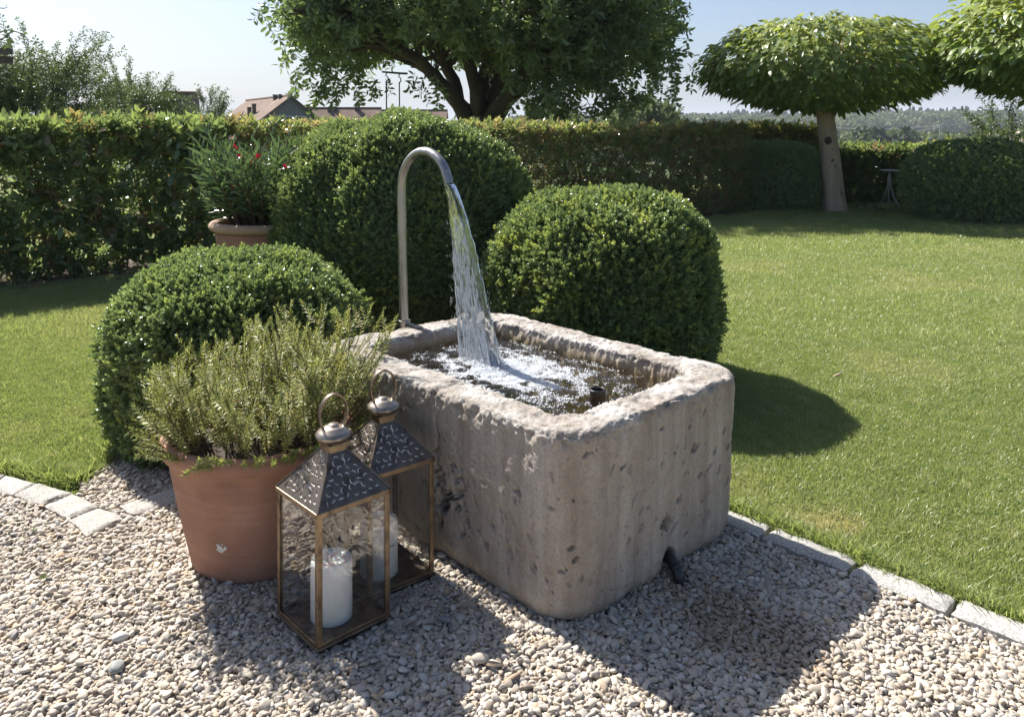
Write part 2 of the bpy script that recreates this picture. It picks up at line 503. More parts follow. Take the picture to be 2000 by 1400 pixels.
kerb = empty('kerb', tr(-0.9, 0.53)); tag(kerb, 'straight granite kerb between gravel and lawn', None, kind='structure')
us = [-0.16, -0.50, -0.846, -1.19, -1.52, -1.85, -2.2, -2.55, -2.9]
for i in range(len(us)-1):
    a, b = us[i]-0.004, us[i+1]+0.004
    o = stone_slab('kerb_stone', [tr(b, 0.477), tr(a, 0.477), tr(a, 0.592), tr(b, 0.592)], 0.030+0.004*random.random(), 0.09, M['granite'], None, 3+i)
    o.parent = kerb; o.matrix_parent_inverse = Matrix.Translation(-kerb.location)
edging = empty('stone_edging', P(60, 955)); tag(edging, 'curved edging of pale granite setts beside the lawn', None, kind='structure')
quads = [[(-24, 950), (25.5, 962), (74, 940), (12, 924)], [(26.5, 963), (83, 982), (144, 958), (75.5, 941)], [(84, 983), (133, 1009), (196, 984), (145.5, 960)],
         [(134, 1011), (169, 1044), (247, 1009), (197, 985.5)], [(-110, 941), (-25, 949), (11, 923), (-60, 917)], [(-230, 934), (-112, 940), (-62, 916), (-160, 911)],
         [(259, 1003), (420, 952), (392, 928), (230, 985)]]
for i, q in enumerate(quads):
    o = stone_slab('edging_stone', [P(x, y, 0.03) for x, y in q], 0.03+0.004*random.random(), 0.08, M['granite_warm'], None, 40+i)
    o.parent = edging; o.matrix_parent_inverse = Matrix.Translation(-edging.location)

# ------------------------------------------------------------------ gravel pebbles
m, nt, out = new_mat('pebble')
oi = nt.nodes.new('ShaderNodeObjectInfo')
c = ramp(nt, oi.outputs['Random'], [(0, (0.27, 0.225, 0.18)), (0.15, (0.43, 0.37, 0.295)), (0.45, (0.53, 0.47, 0.39)), (0.62, (0.41, 0.36, 0.305)), (0.75, (0.61, 0.56, 0.495)), (0.88, (0.37, 0.345, 0.32)), (0.95, (0.50, 0.38, 0.25)), (1.0, (0.26, 0.26, 0.26))])
n1 = noise(nt, coords(nt), 90.0, 4)
c = mixc(nt, 0.5, c, ramp(nt, n1, [(0.3, 0.65), (0.7, 1.0)]), 'MULTIPLY')
at_ = nd(nt, 'ShaderNodeAttribute', attribute_type='INSTANCER', attribute_name='tint')
c = mixc(nt, at_.outputs['Fac'], c, mixc(nt, 1.0, c, (0.64, 0.57, 0.48), 'MULTIPLY'))
rg = ramp(nt, at_.outputs['Fac'], [(0.0, 0.75), (1.0, 0.35)])
principled(nt, out, c, rg, normal=bump(nt, n1, 0.25, 0.002), spec=0.3)
M['pebble'] = m

def ico(sub):
    import bmesh
    bm = bmesh.new(); bmesh.ops.create_icosphere(bm, subdivisions=sub, radius=1.0)
    V = np.array([v.co[:] for v in bm.verts]); F = np.array([[v.index for v in f.verts] for f in bm.faces])
    bm.free(); return V, F
def pebble_mesh(k, sub=2):
    r = np.random.default_rng(100+k)
    V, F = ico(sub)
    V = V*(1 + 0.28*pnoise(V*0.9 + r.uniform(0, 50, 3))[:, None] + 0.10*pnoise(V*2.1 + r.uniform(0, 50, 3))[:, None])
    # a few flattened facets, as on broken river gravel
    for _ in range(8):
        n = r.normal(size=3); n /= np.linalg.norm(n); d = V @ n; lim = r.uniform(0.48, 0.82)
        V = V - np.outer(np.maximum(d-lim, 0)*0.85, n)
    V = V*np.array([1.0, r.uniform(0.58, 0.82), r.uniform(0.36, 0.55)])*0.0131
    return np_mesh('pebble_mesh', V, F, True)
peb = [source(pebble_mesh(k), M['pebble']) for k in range(9)]
def jgrid(x0, x1, y0, y1, s):
    xs = np.arange(x0, x1, s); ys = np.arange(y0, y1, s)
    g = np.stack(np.meshgrid(xs, ys), -1).reshape(-1, 2)
    return g + rng.uniform(-0.5, 0.5, g.shape)*s
def not_in_trough(p, pad=-0.04):
    d = p - np.array([TC.x, TC.y]); u = d @ np.array([TU.x, TU.y]); v = d @ np.array([TV.x, TV.y])
    return (np.abs(u) > TL/2-0.05+pad) | (np.abs(v) > TW/2-0.05+pad)
pts = []
for layer, (sp, z) in enumerate([(0.0135, 0.004), (0.0143, 0.0105), (0.023, 0.017)]):
    g = jgrid(-3.6, 3.2, 1.15, 5.0, sp)
    g = g[in_poly(g, gravel_poly)]
    g = g[not_in_trough(g)]
    far = (g[:, 1] > 4.4); g = g[~far | (rng.random(len(g)) < 0.4)]
    lump = pnoise(np.concatenate([g*2.2, np.zeros((len(g), 1))], 1))*0.009
    pts.append(np.concatenate([g, (z + lump + rng.uniform(-0.003, 0.004, len(g)))[:, None]], 1))
pts = np.concatenate(pts)
def outside_quads(p):
    k = np.ones(len(p), bool)
    for q in quads: k &= ~in_poly(p, [P(x, y, 0.03) for x, y in q])
    return k
pts = pts[outside_quads(pts)]
n = len(pts)
tilt = rng.normal(0, 0.42, (n, 2))
D = np.concatenate([tilt, np.ones((n, 1))], 1)
sc = np.clip(rng.lognormal(-0.03, 0.32, n), 0.45, 1.9)
wc = P(1440, 1225); wd = pts[:, :2] - np.array([wc.x, wc.y])
wq = np.hypot((wd @ np.array([TU.x, TU.y]))/0.42, (wd @ np.array([TV.x, TV.y]))/0.22) + 0.35*pnoise(np.concatenate([pts[:, :2]*5, np.zeros((n, 1))], 1))
wet = 1 - sstep(0.35, 1.15, wq)          # gravel kept damp by the drain
gravel = scatter('gravel', None, pts, to_euler(frames(D)), sc, peb, np.clip(wet*rng.uniform(.6, 1.1, n), 0, 1))
tag(gravel, 'loose pale beige pebbles covering the gravel bed', 'gravel')

# ------------------------------------------------------------------ grass
def blade_clump(k, nb, spread, h):
    r = np.random.default_rng(200+k); V = []; F = []
    for _ in range(nb):
        x, y = r.normal(0, spread, 2); a = r.uniform(0, 2*np.pi); hh = h*r.uniform(0.55, 1.25); w = r.uniform(0.0011, 0.0019)*(h/0.030 if h > .03 else 1.0)
        lean = r.uniform(0.2, 1.5)*hh; la = r.uniform(0, 2*np.pi)
        dx, dy = np.cos(a)*w, np.sin(a)*w; lx_, ly_ = np.cos(la)*lean, np.sin(la)*lean
        b = len(V)
        V += [(x-dx, y-dy, -0.006), (x+dx, y+dy, -0.006), (x+lx_*.4-dx*.8, y+ly_*.4-dy*.8, hh*.62), (x+lx_*.4+dx*.8, y+ly_*.4+dy*.8, hh*.62), (x+lx_, y+ly_, hh)]
        F += [(b, b+1, b+3), (b, b+3, b+2), (b+2, b+3, b+4)]
    return np_mesh('grass_clump', V, F)
gsrc = [source(blade_clump(k, 34, 0.020, 0.021), M['grass']) for k in range(6)]
gfar = [source(blade_clump(20+k, 36, 0.055, 0.034), M['grass']) for k in range(5)]
glong = [source(blade_clump(40+k, 22, 0.016, 0.060), M['grass']) for k in range(4)]
def lawn_mask(p):
    k = ~in_poly(p, gravel_poly)
    d = p - np.array([TC.x, TC.y]); u = d @ np.array([TU.x, TU.y]); v = d @ np.array([TV.x, TV.y])
    k &= ~((v > 0.44) & (v < 0.602) & (u < 0.0))
    hed = (p[:, 1] - 8.2) - 0.77*(p[:, 0]+5.25)
    k &= hed < -0.05
    return k & outside_quads(p)
def in_view(p, pad=0.12):
    return (np.abs(p[:, 0])/np.maximum(p[:, 1], .1) < 0.64+pad) & (p[:, 1] > 1.8)
near = jgrid(-5.6, 4.4, 2.0, 6.2, 0.024)
mid = jgrid(-8, 6.5, 6.2, 10.5, 0.042)
near = near[lawn_mask(near) & in_view(near)]; mid = mid[lawn_mask(mid) & in_view(mid)]
farp = jgrid(-7, 13, 10.5, 20.5, 0.085); farp = farp[lawn_mask(farp) & in_view(farp)]
def grass_obj(name, pt, srcs, s0, label):
    n = len(pt); p3 = np.concatenate([pt, np.full((n, 1), -0.008)], 1)
    patch = pnoise(np.concatenate([pt*1.3, np.zeros((n, 1))], 1))
    e = np.stack([rng.normal(0, .10, n), rng.normal(0, .10, n), rng.uniform(0, 6.28, n)], 1)
    s = (s0*(1+0.18*patch))*rng.uniform(0.8, 1.2, n)
    dry = np.clip(fbm(np.concatenate([pt*0.8, np.full((n, 1), 4.0)], 1), 4)*0.8-0.02, 0, 0.5)*rng.uniform(.3, 1, n)
    bs = P(1622, 1022); bd = np.hypot((pt[:, 0]-bs.x)/0.11, (pt[:, 1]-bs.y)/0.08)+0.5*patch
    dry = np.clip(dry + 0.9*(1-sstep(.6, 1.6, bd)), 0, 1); kp = (bd > 0.75) | (rng.random(n) < .35)
    p3, e, s, dry = p3[kp], e[kp], s[kp], dry[kp]
    o = scatter(name, None, p3, e, s, srcs, dry); tag(o, label, 'grass'); return o
grass_obj('grass', near, gsrc, 1.0, 'short mown grass on the lawn nearest the trough')
grass_obj('grass', mid, gfar, 0.9, 'mown grass in the middle of the lawn')
grass_obj('grass', farp, gfar, 1.15, 'mown grass at the far end of the lawn by the shrubs')
# longer tufts that hang over the kerb and edging
ed = []
for t in np.linspace(-0.3, -2.9, 620): ed.append(tr(t, 0.602 + abs(random.gauss(0, 0.022)))[:2])
for a, b in (((-230, 905), (-20, 920)), ((-20, 919), (75, 936)), ((75, 936), (146, 955)), ((150, 950), (205, 912)), ((200, 915), (228, 860))):
    for k in range(70):
        t = random.random(); q = P(a[0]+(b[0]-a[0])*t, a[1]+(b[1]-a[1])*t + random.gauss(-3, 3)); ed.append((q.x, q.y))
ed = np.array(ed); n = len(ed)
o = scatter('grass_edge', None, np.concatenate([ed, np.full((n, 1), -0.004)], 1), np.stack([rng.normal(0, .25, n), rng.normal(0, .25, n), rng.uniform(0, 6.28, n)], 1), rng.uniform(0.6, 1.15, n), glong)
tag(o, 'longer untrimmed grass tufts along the stone edging', 'grass')

# ------------------------------------------------------------------ stone trough
def rrect(hl, hw, r, nl, nw, nc):
    """rounded rectangle ring, half sizes hl (u) and hw (v); returns points, outward normals (2D u,v)"""
    pts, nor = [], []
    def side(a, b, n, nrm):
        for k in range(n):
            t = k/n; pts.append((a[0]+(b[0]-a[0])*t, a[1]+(b[1]-a[1])*t)); nor.append(nrm)
    def corner(cx, cy_, a0):
        for k in range(nc):
            a = a0 + (math.pi/2)*k/nc; pts.append((cx+r*math.cos(a), cy_+r*math.sin(a))); nor.append((math.cos(a), math.sin(a)))
    side((hl, -hw+r), (hl, hw-r), nw, (1, 0)); corner(hl-r, hw-r, 0)
    side((hl-r, hw), (-hl+r, hw), nl, (0, 1)); corner(-hl+r, hw-r, math.pi/2)
    side((-hl, hw-r), (-hl, -hw+r), nw, (-1, 0)); corner(-hl+r, -hw+r, math.pi)
    side((-hl+r, -hw), (hl-r, -hw), nl, (0, -1)); corner(hl-r, -hw+r, 1.5*math.pi)
    return np.array(pts), np.array(nor)
NL, NW, NC = 250, 160, 44
lev = []     # (z, inset, radius, zone, normal tilt)
for a in np.linspace(0, 1, 24):
    th = a*math.pi/2
    lev.append((0.002 + 0.095*(1-math.cos(th)), 0.072 - 0.055*math.sin(th), 0.155, 0, -math.cos(th)))
for z in np.linspace(0.103, 0.610, 100): lev.append((z, 0.017*max(0.0, 1-(z-0.097)/0.51)**1.3, 0.15, 0, 0))
for a in np.linspace(0.1, 1, 9):
    th = a*math.pi/2; lev.append((0.613+0.027*math.sin(th), 0.020*(1-math.cos(th)), 0.15, 1, math.sin(th)))
for i_ in np.linspace(0.026, 0.138, 24): lev.append((0.640, i_, 0.15-i_*0.40, 1, 1))
for a in np.linspace(0.1, 1, 7):
    th = a*math.pi/2; lev.append((0.640-0.020*(1-math.cos(th)), 0.140+0.018*math.sin(th), 0.092, 2, math.cos(th)))
for z in np.linspace(0.612, 0.20, 36): lev.append((z, 0.159+(0.615-z)*0.05, 0.09, 2, 0))
VV, NN, ZN, UU = [], [], [], []
for (z, ins, r, zone, tz) in lev:
    p, nrm = rrect(TL/2-ins, TW/2-ins, r, NL, NW, NC)
    s = -1 if zone == 2 else 1
    hn = math.sqrt(max(0, 1-tz*tz))
    VV.append(np.concatenate([p, np.full((len(p), 1), z)], 1))
    NN.append(np.concatenate([nrm*hn*s, np.full((len(p), 1), tz)], 1))
    ZN.append(np.full(len(p), zone))
nring = len(VV[0]); VV = np.concatenate(VV); NN = np.concatenate(NN); ZN = np.concatenate(ZN)
disp = fbm(VV*4.0, 3)*0.007 + fbm(VV*17, 3)*0.0026 + fbm(VV*60 + 9, 2)*0.0011
# weather-worn rim: chips and hollows
rimw = np.where(ZN == 1, 1.0, np.where(ZN == 0, sstep(0.50, 0.625, VV[:, 2]), sstep(0.555, 0.625, VV[:, 2])))
chip = fbm(VV*11+4, 3)
disp -= rimw*(np.maximum(chip-0.30, 0)*0.016 + np.maximum(fbm(VV*60+2, 3)-0.05, 0)*0.0058 + np.maximum(pnoise(VV*30+60)-0.36, 0)*0.018)
edge = np.where(ZN == 1, 1.0, np.where(ZN == 0, sstep(0.572, 0.613, VV[:, 2]), sstep(0.585, 0.620, VV[:, 2])))*(1-0.85*sstep(0.90, 1.0, np.abs(NN[:, 2])))
disp -= edge*np.maximum(fbm(VV*26+30, 4)+0.05, 0)*0.014
# rough inner wall
disp += np.where(ZN == 2, fbm(VV*26+7, 3)*0.005, 0)
# pits
pr = np.random.default_rng(55)
def pit(u, v, z, size, depth, stretch, ang, face):
    """elongated hole; face 'front' (u const) or 'left' (v const) or 'right'"""
    global disp
    a = VV[:, 1]-v if face == 'front' else VV[:, 0]-u
    sel = (NN[:, 0] < -0.35) if face == 'front' else ((NN[:, 1] < -0.35) if face == 'left' else (NN[:, 1] > 0.35))
    sel = sel & (ZN == 0)
    idx = np.where(sel & (np.abs(a) < size*3) & (np.abs(VV[:, 2]-z) < size*3))[0]
    if len(idx) == 0: return
    aa = a[idx]; bb = VV[idx, 2]-z
    ca, sa = math.cos(ang), math.sin(ang)
    p = (aa*ca+bb*sa)/size; q = (-aa*sa+bb*ca)/(size*stretch)
    wob = 1 + 0.55*pnoise(VV[idx]*70+u*31) + 0.5*pnoise(VV[idx]*130+z*17)
    d = np.sqrt(p*p+q*q)*wob
    disp[idx] -= 1.8*depth*(1-sstep(0.74, 1.0, d))
for _ in range(95): pit(0, pr.uniform(-0.5, 0.52), pr.uniform(0.06, 0.58), pr.lognormal(math.log(0.008), 0.5), pr.uniform(0.005, 0.014), pr.uniform(0.15, 0.45), pr.uniform(0.1, 1.3), 'front')
for (v, z, s, d) in ((0.00, 0.20, .030, .024), (0.045, 0.175, .022, .02), (-.02, .215, .026, .018), (0.06, .27, .02, .016), (.30, .38, .022, .018), (.20, .32, .018, .016), (.26, .33, .016, .015), (.33, .30, .016, .02), (.45, .40, .02, .02), (.42, .37, .022, .018), (.44, .31, .018, .016), (.16, .43, .024, .014), (.36, .44, .016, .012), (-.12, .30, .013, .012), (.09, .36, .012, .012), (-.22, .22, .014, .012), (.40, .24, .02, .016)):
    pit(0, v, z, s, d, pr.uniform(0.3, 0.55), pr.uniform(0.2, 1.0), 'front')
for _ in range(130): pit(pr.uniform(-0.72, 0.6), 0, pr.uniform(0.05, 0.55), pr.uniform(0.005, 0.016), pr.uniform(0.004, 0.013), pr.uniform(0.3, 0.7), pr.uniform(0.2, 1.4), 'left')
for _ in range(70): pit(pr.normal(-0.15, 0.07), 0, pr.normal(0.27, 0.07), pr.uniform(0.007, 0.02), pr.uniform(0.006, 0.02), pr.uniform(0.35, 0.8), pr.uniform(0, 3), 'left')
for (u, z, s, d) in ((-.13, .24, .03, .03), (-.11, .21, .025, .03), (-.16, .27, .02, .02), (-.20, .25, .025, .018)): pit(u, 0, z, s, d, 0.7, 1.2, 'left')
# the old vertical crack in the long side
lf = np.where((NN[:, 1] < -0.6) & (VV[:, 2] > 0.12) & (ZN < 2))[0]
cx_ = -0.085 + 0.02*pnoise(np.stack([VV[lf, 2]*7, VV[lf, 2]*0, VV[lf, 2]*0+3], 1)) - 0.05*(0.64-VV[lf, 2])
w_ = 0.007*(1+0.6*pnoise(VV[lf]*40))
disp[lf] -= 0.016*np.exp(-((VV[lf, 0]-cx_)/w_)**2)
top_n = np.where((ZN == 1) & (VV[:, 1] < -0.34) & (np.abs(VV[:, 0]+0.09) < 0.1))[0]
disp[top_n] -= 0.012*np.exp(-((VV[top_n, 0]+0.085+0.02*pnoise(VV[top_n]*25))/0.012)**2)
# outlet notch low in the front face
fn = np.where((NN[:, 0] < -0.2) & (ZN == 0))[0]
dd = np.hypot((VV[fn, 1]-0.02)/0.046, (VV[fn, 2]-0.05)/0.062)
disp[fn] -= 0.06*(1-sstep(0.7, 1.0, dd))
VV = VV + NN*disp[:, None]
VV[:, 2] = np.maximum(VV[:, 2], 0.001)
fl = len(VV)
VV = np.concatenate([VV, [[0, 0, 0.20]]])
nlv = len(lev)
a = (np.arange(nlv-1)[:, None]*nring + np.arange(nring)[None, :]).ravel()
b = (np.arange(nlv-1)[:, None]*nring + ((np.arange(nring)+1) % nring)[None, :]).ravel()
Fq = np.stack([a, b, b+nring, a+nring], 1)
last = (nlv-1)*nring + np.arange(nring); nxt = (nlv-1)*nring + (np.arange(nring)+1) % nring
Fq = np.concatenate([Fq, np.stack([last, nxt, np.full(nring, fl), np.full(nring, fl)], 1)])
me = bpy.data.meshes.new('trough_body')
me.from_pydata(VV.tolist(), [], [f[:3] if f[2] == f[3] else f for f in Fq.tolist()])
me.polygons.foreach_set('use_smooth', np.ones(len(me.polygons), dtype=bool)); me.update()
m, nt, out = new_mat('weathered_limestone')
co = coords(nt)
n_big = noise(nt, co, 3.2, 5, 0.6); n_mid = noise(nt, co, 14, 6, 0.65); n_fine = noise(nt, co, 120, 5, 0.7)
streak = noise(nt, coords(nt, (9, 9, 0.55)), 1.6, 5, 0.6)
c = ramp(nt, n_mid, [(0.28, (0.205, 0.167, 0.136)), (0.5, (0.41, 0.36, 0.31)), (0.75, (0.57, 0.52, 0.46))])
c = mixc(nt, 0.65, c, ramp(nt, streak, [(0.30, (0.20, 0.158, 0.125)), (0.5, (0.40, 0.345, 0.29)), (0.68, (0.62, 0.57, 0.51))]))
c = mixc(nt, 0.35, c, ramp(nt, n_big, [(0.3, (0.22, 0.17, 0.125)), (0.7, (0.48, 0.425, 0.37))]))
c = mixc(nt, 0.5, c, ramp(nt, n_fine, [(0.32, 0.5), (0.60, 1.0)]), 'MULTIPLY')
spk = noise(nt, co, 42, 8, 0.75)
c = mixc(nt, ramp(nt, spk, [(0.60, 0.0), (0.70, 0.8)]), c, (0.13, 0.105, 0.085))
c = mixc(nt, ramp(nt, spk, [(0.30, 0.75), (0.37, 0.0)]), c, (0.62, 0.58, 0.53))
# greyer, lichen-flecked stone on the upper rim
geo = nt.nodes.new('ShaderNodeTexCoord'); sx = nt.nodes.new('ShaderNodeSeparateXYZ'); nt.links.new(geo.outputs['Object'], sx.inputs[0])
hz = nt.nodes.new('ShaderNodeMapRange'); hz.inputs[1].default_value = 0.598; hz.inputs[2].default_value = 0.630; nt.links.new(sx.outputs[2], hz.inputs[0])
rimc = ramp(nt, n_mid, [(0.30, (0.16, 0.132, 0.11)), (0.40, (0.33, 0.305, 0.28)), (0.58, (0.47, 0.45, 0.425)), (0.8, (0.57, 0.55, 0.53))])
rimb = ramp(nt, n_big, [(0.35, (0.50, 0.42, 0.35)), (0.6, (1.0, 1.0, 1.0))])
rimc = mixc(nt, 0.75, rimc, rimb, 'MULTIPLY')
rimc = mixc(nt, 0.6, rimc, ramp(nt, n_fine, [(0.36, 0.35), (0.5, 1.0)]), 'MULTIPLY')
c = mixc(nt, hz.outputs[0], c, rimc)
# wet, algae-brown stone at and under the water line inside the basin
ab = []
for k, lim in ((0, TL/2-0.142), (1, TW/2-0.142)):
    q = nd(nt, 'ShaderNodeMath', operation='ABSOLUTE'); nt.links.new(sx.outputs[k], q.inputs[0])
    l = nd(nt, 'ShaderNodeMath', operation='LESS_THAN'); l.inputs[1].default_value = lim; nt.links.new(q.outputs[0], l.inputs[0]); ab.append(l)
mu = nd(nt, 'ShaderNodeMath', operation='MULTIPLY'); nt.links.new(ab[0].outputs[0], mu.inputs[0]); nt.links.new(ab[1].outputs[0], mu.inputs[1])
wl = nt.nodes.new('ShaderNodeMapRange'); wl.inputs[1].default_value = 0.615; wl.inputs[2].default_value = 0.570; nt.links.new(sx.outputs[2], wl.inputs[0])
mu2 = nd(nt, 'ShaderNodeMath', operation='MULTIPLY'); nt.links.new(mu.outputs[0], mu2.inputs[0]); nt.links.new(wl.outputs[0], mu2.inputs[1])
c = mixc(nt, mu2.outputs[0], c, ramp(nt, n_mid, [(0.3, (0.16, 0.125, 0.075)), (0.6, (0.30, 0.24, 0.15)), (0.8, (0.40, 0.33, 0.22))]))
vpit = nd(nt, 'ShaderNodeTexVoronoi', Scale=38.0, Randomness=1.0); nt.links.new(co, vpit.inputs['Vector'])
pitm = ramp(nt, vpit.outputs['Distance'], [(0.06, 0.0), (0.20, 1.0)])
nrm = bump(nt, n_fine, 0.7, 0.005, bump(nt, n_mid, 0.5, 0.014, bump(nt, pitm, 0.5, 0.006)))
principled(nt, out, c, 0.88, normal=nrm, spec=0.25)
M['stone'] = m
trough = link('stone_trough', me, m, None, TC)
trough.rotation_euler = (0, 0, TH + math.pi/2)     # local x = u, local y = -v
trough.scale = (1, 1, 1)
# local axes: x -> u ; y -> rotate u by 90 deg = -v, so mirror v in the mesh
co_ = np.empty(len(me.vertices)*3, np.float32); me.vertices.foreach_get('co', co_); co_ = co_.reshape(-1, 3); co_[:, 1] *= -1
me.vertices.foreach_set('co', co_.ravel()); me.flip_normals(); me.update()
tag(trough, 'large weathered grey-brown stone trough with rounded corners, full of water', 'trough')

# water in the basin
nu, nv = 230, 150
hu, hv = TL/2-0.146, TW/2-0.146
_mo = tr(0.805-0.365, -0.012); IMP = _mo - TU*0.228; rel = IMP-TC; IU, IV = rel.dot(TU), rel.dot(TV)
gu, gv = np.meshgrid(np.linspace(-hu, hu, nu), np.linspace(-hv, hv, nv), indexing='ij')
gu, gv = gu.ravel(), gv.ravel()
WZ = 0.568
rr = np.hypot(gu-IU, gv-IV)
hgt = 0.007*np.exp(-(rr/0.22)**2) + 0.0042*np.sin(rr*105)*np.exp(-rr/0.32) + fbm(np.stack([gu*16, gv*16, 0*gu], 1), 3)*0.0034*(0.5+1.2*np.exp(-rr/0.4)) + fbm(np.stack([gu*50, gv*50, 0*gu+4], 1), 2)*0.0011*(0.35+1.6*np.exp(-rr/0.35))
pw = np.stack([TC.x+TU.x*gu+TV.x*gv, TC.y+TU.y*gu+TV.y*gv, WZ+hgt], 1)
ii = (np.arange(nu-1)[:, None]*nv + np.arange(nv-1)[None, :]).ravel()
m, nt, out = new_mat('basin_water')
fr = schlick(nt, 0.025, 1.3)
tp = nt.nodes.new('ShaderNodeBsdfTransparent'); tp.inputs[0].default_value = (0.90, 0.875, 0.82, 1)
gl = nt.nodes.new('ShaderNodeBsdfGlossy'); gl.inputs['Roughness'].default_value = 0.04
mx = nt.nodes.new('ShaderNodeMixShader')
nt.links.new(fr, mx.inputs[0]); nt.links.new(tp.outputs[0], mx.inputs[1]); nt.links.new(gl.outputs[0], mx.inputs[2]); nt.links.new(mx.outputs[0], out.inputs[0])
water = link('water', np_mesh('water', pw, np.stack([ii, ii+nv, ii+nv+1, ii+1], 1), True), m)
tag(water, 'rippling brown-green water in the stone trough', None, kind='structure')

def splash_h(u, v):
    r_ = np.hypot(u-IU, v-IV)
    return 0.007*np.exp(-(r_/0.22)**2) + 0.0042*np.sin(r_*105)*np.exp(-r_/0.32)

# white bubbles
m, nt, out = new_mat('foam_bubble')
b = principled(nt, None, (0.86, 0.88, 0.90), 0.12, spec=0.6)
t = nt.nodes.new('ShaderNodeBsdfTranslucent'); t.inputs[0].default_value = (0.9, 0.92, 0.95, 1)
mx = nt.nodes.new('ShaderNodeMixShader'); mx.inputs[0].default_value = 0.4
nt.links.new(b.outputs[0], mx.inputs[1]); nt.links.new(t.outputs[0], mx.inputs[2]); nt.links.new(mx.outputs[0], out.inputs[0])
M['foam'] = m
V, F = ico(1); bub = [source(np_mesh('bubble', V, F, True), m)]
def bubbles(n, su, sv, cu, cv, zamp):
    u = rng.normal(cu, su, n); v = rng.normal(cv, sv, n)
    k = (np.abs(u) < hu-0.03) & (np.abs(v) < hv-0.03)
    u, v = u[k], v[k]
    cl = pnoise(np.stack([u*13, v*13, 0*u], 1)) + 0.4*pnoise(np.stack([u*40, v*40, 0*u+8], 1))
    rim = np.exp(-(((u-cu)/su)**2+((v-cv)/sv)**2))
    k = cl > rng.normal(0.12, 0.12, len(u)) - 0.75*rim
    u, v, rim = u[k], v[k], rim[k]
    z = WZ + splash_h(u, v) + rim*zamp*np.abs(rng.normal(0, 1, len(u))) + 0.001
    return np.stack([TC.x+TU.x*u+TV.x*v, TC.y+TU.y*u+TV.y*v, z], 1)
pb = np.concatenate([bubbles(30000, 0.135, 0.10, IU-0.10, IV-0.03, 0.007), bubbles(22000, 0.22, 0.16, IU-0.20, IV+0.02, 0.0015), bubbles(15000, 0.060, 0.055, IU-0.02, IV, 0.030), bubbles(2200, 0.36, 0.30, IU-0.1, IV, 0.0006)])
n = len(pb)
o = scatter('foam', None, pb, rng.uniform(0, 6.28, (n, 3)), np.clip(rng.lognormal(math.log(0.0018), 0.35, n), 0.0008, 0.0045), bub)
tag(o, 'white foam and bubbles where the jet strikes the water', 'foam')

# ------------------------------------------------------------------ spout and jet
def steel(name, col, rough=0.32, var=0.3):
    m, nt, out = new_mat(name)
    co = coords(nt, (1, 1, 0.3)); n1 = noise(nt, co, 35, 5); n2 = noise(nt, coords(nt), 7, 4)
    c = ramp(nt, n1, [(0.3, tuple(x*(1-var) for x in col)), (0.7, tuple(x*(1+var*0.5) for x in col))])
    c = mixc(nt, 0.5, c, ramp(nt, n2, [(0.3, tuple(x*0.6 for x in col)), (0.7, col)]))
    rg = ramp(nt, n1, [(0.3, rough*0.8), (0.7, rough*1.35)])
    principled(nt, out, c, rg, 1.0, bump(nt, n1, 0.08, 0.002))
    return m
M['steel'] = steel('brushed_steel', (0.36, 0.35, 0.34), 0.36)
sp0 = tr(0.805, -0.012, 0.0); base = Vector((sp0.x, sp0.y, 0.0))
fd = (-TU)
spout = empty('fountain_spout', base)
tag(spout, 'tall curved grey metal pipe arching over the stone trough', 'spout')
AR = 0.187; PR = 0.0225
path = [Vector((0.004, 0, -0.02)), Vector((-0.004, 0, 0.60)), Vector((-0.012, 0, 0.95)), Vector((-0.018, 0, 1.27))]
cz = 1.311; cxv = Vector((-0.018, 0, 0))
side = Vector((fd.x, fd.y, 0))
arc = []
for k in range(33):
    a = math.pi - (math.pi*0.925)*k/32
    arc.append(cxv + side*(AR + AR*math.cos(a)) + Vector((0, 0, cz + AR*math.sin(a))))
path += arc
mb = MB(); mb.tube(path, PR, 24, cap=False)
# rolled, slightly thinner mouth with an inner wall
e0, e1 = arc[-2], arc[-1]; td = (e1-e0).normalized()
pipe = mb.build('pipe', M['steel'], spout, True)
mb = MB(); mb.tube([e1, e1-td*0.06], [PR*0.86]*2, 24, cap=False)
mb.tube([e1-td*0.002, e1+td*0.002], [PR*1.0]*2, 24, cap=False)
mb.build('pipe_mouth', M['steel'], spout, True)
mb = MB(); mb.box(-0.030, 0.13, -0.016, 0.016, 0.0, 0.005, Matrix.Rotation(math.atan2(fd.y, fd.x), 4, 'Z')); mb.lathe([(0.0235, -0.012), (0.030, -0.012), (0.030, 0.016), (0.0235, 0.016)], 28, closed=True)
mb.build('bracket', M['steel'], spout, False, bevel=0.001, loc=(-0.004, 0, 0.645))
mouth = base + e1

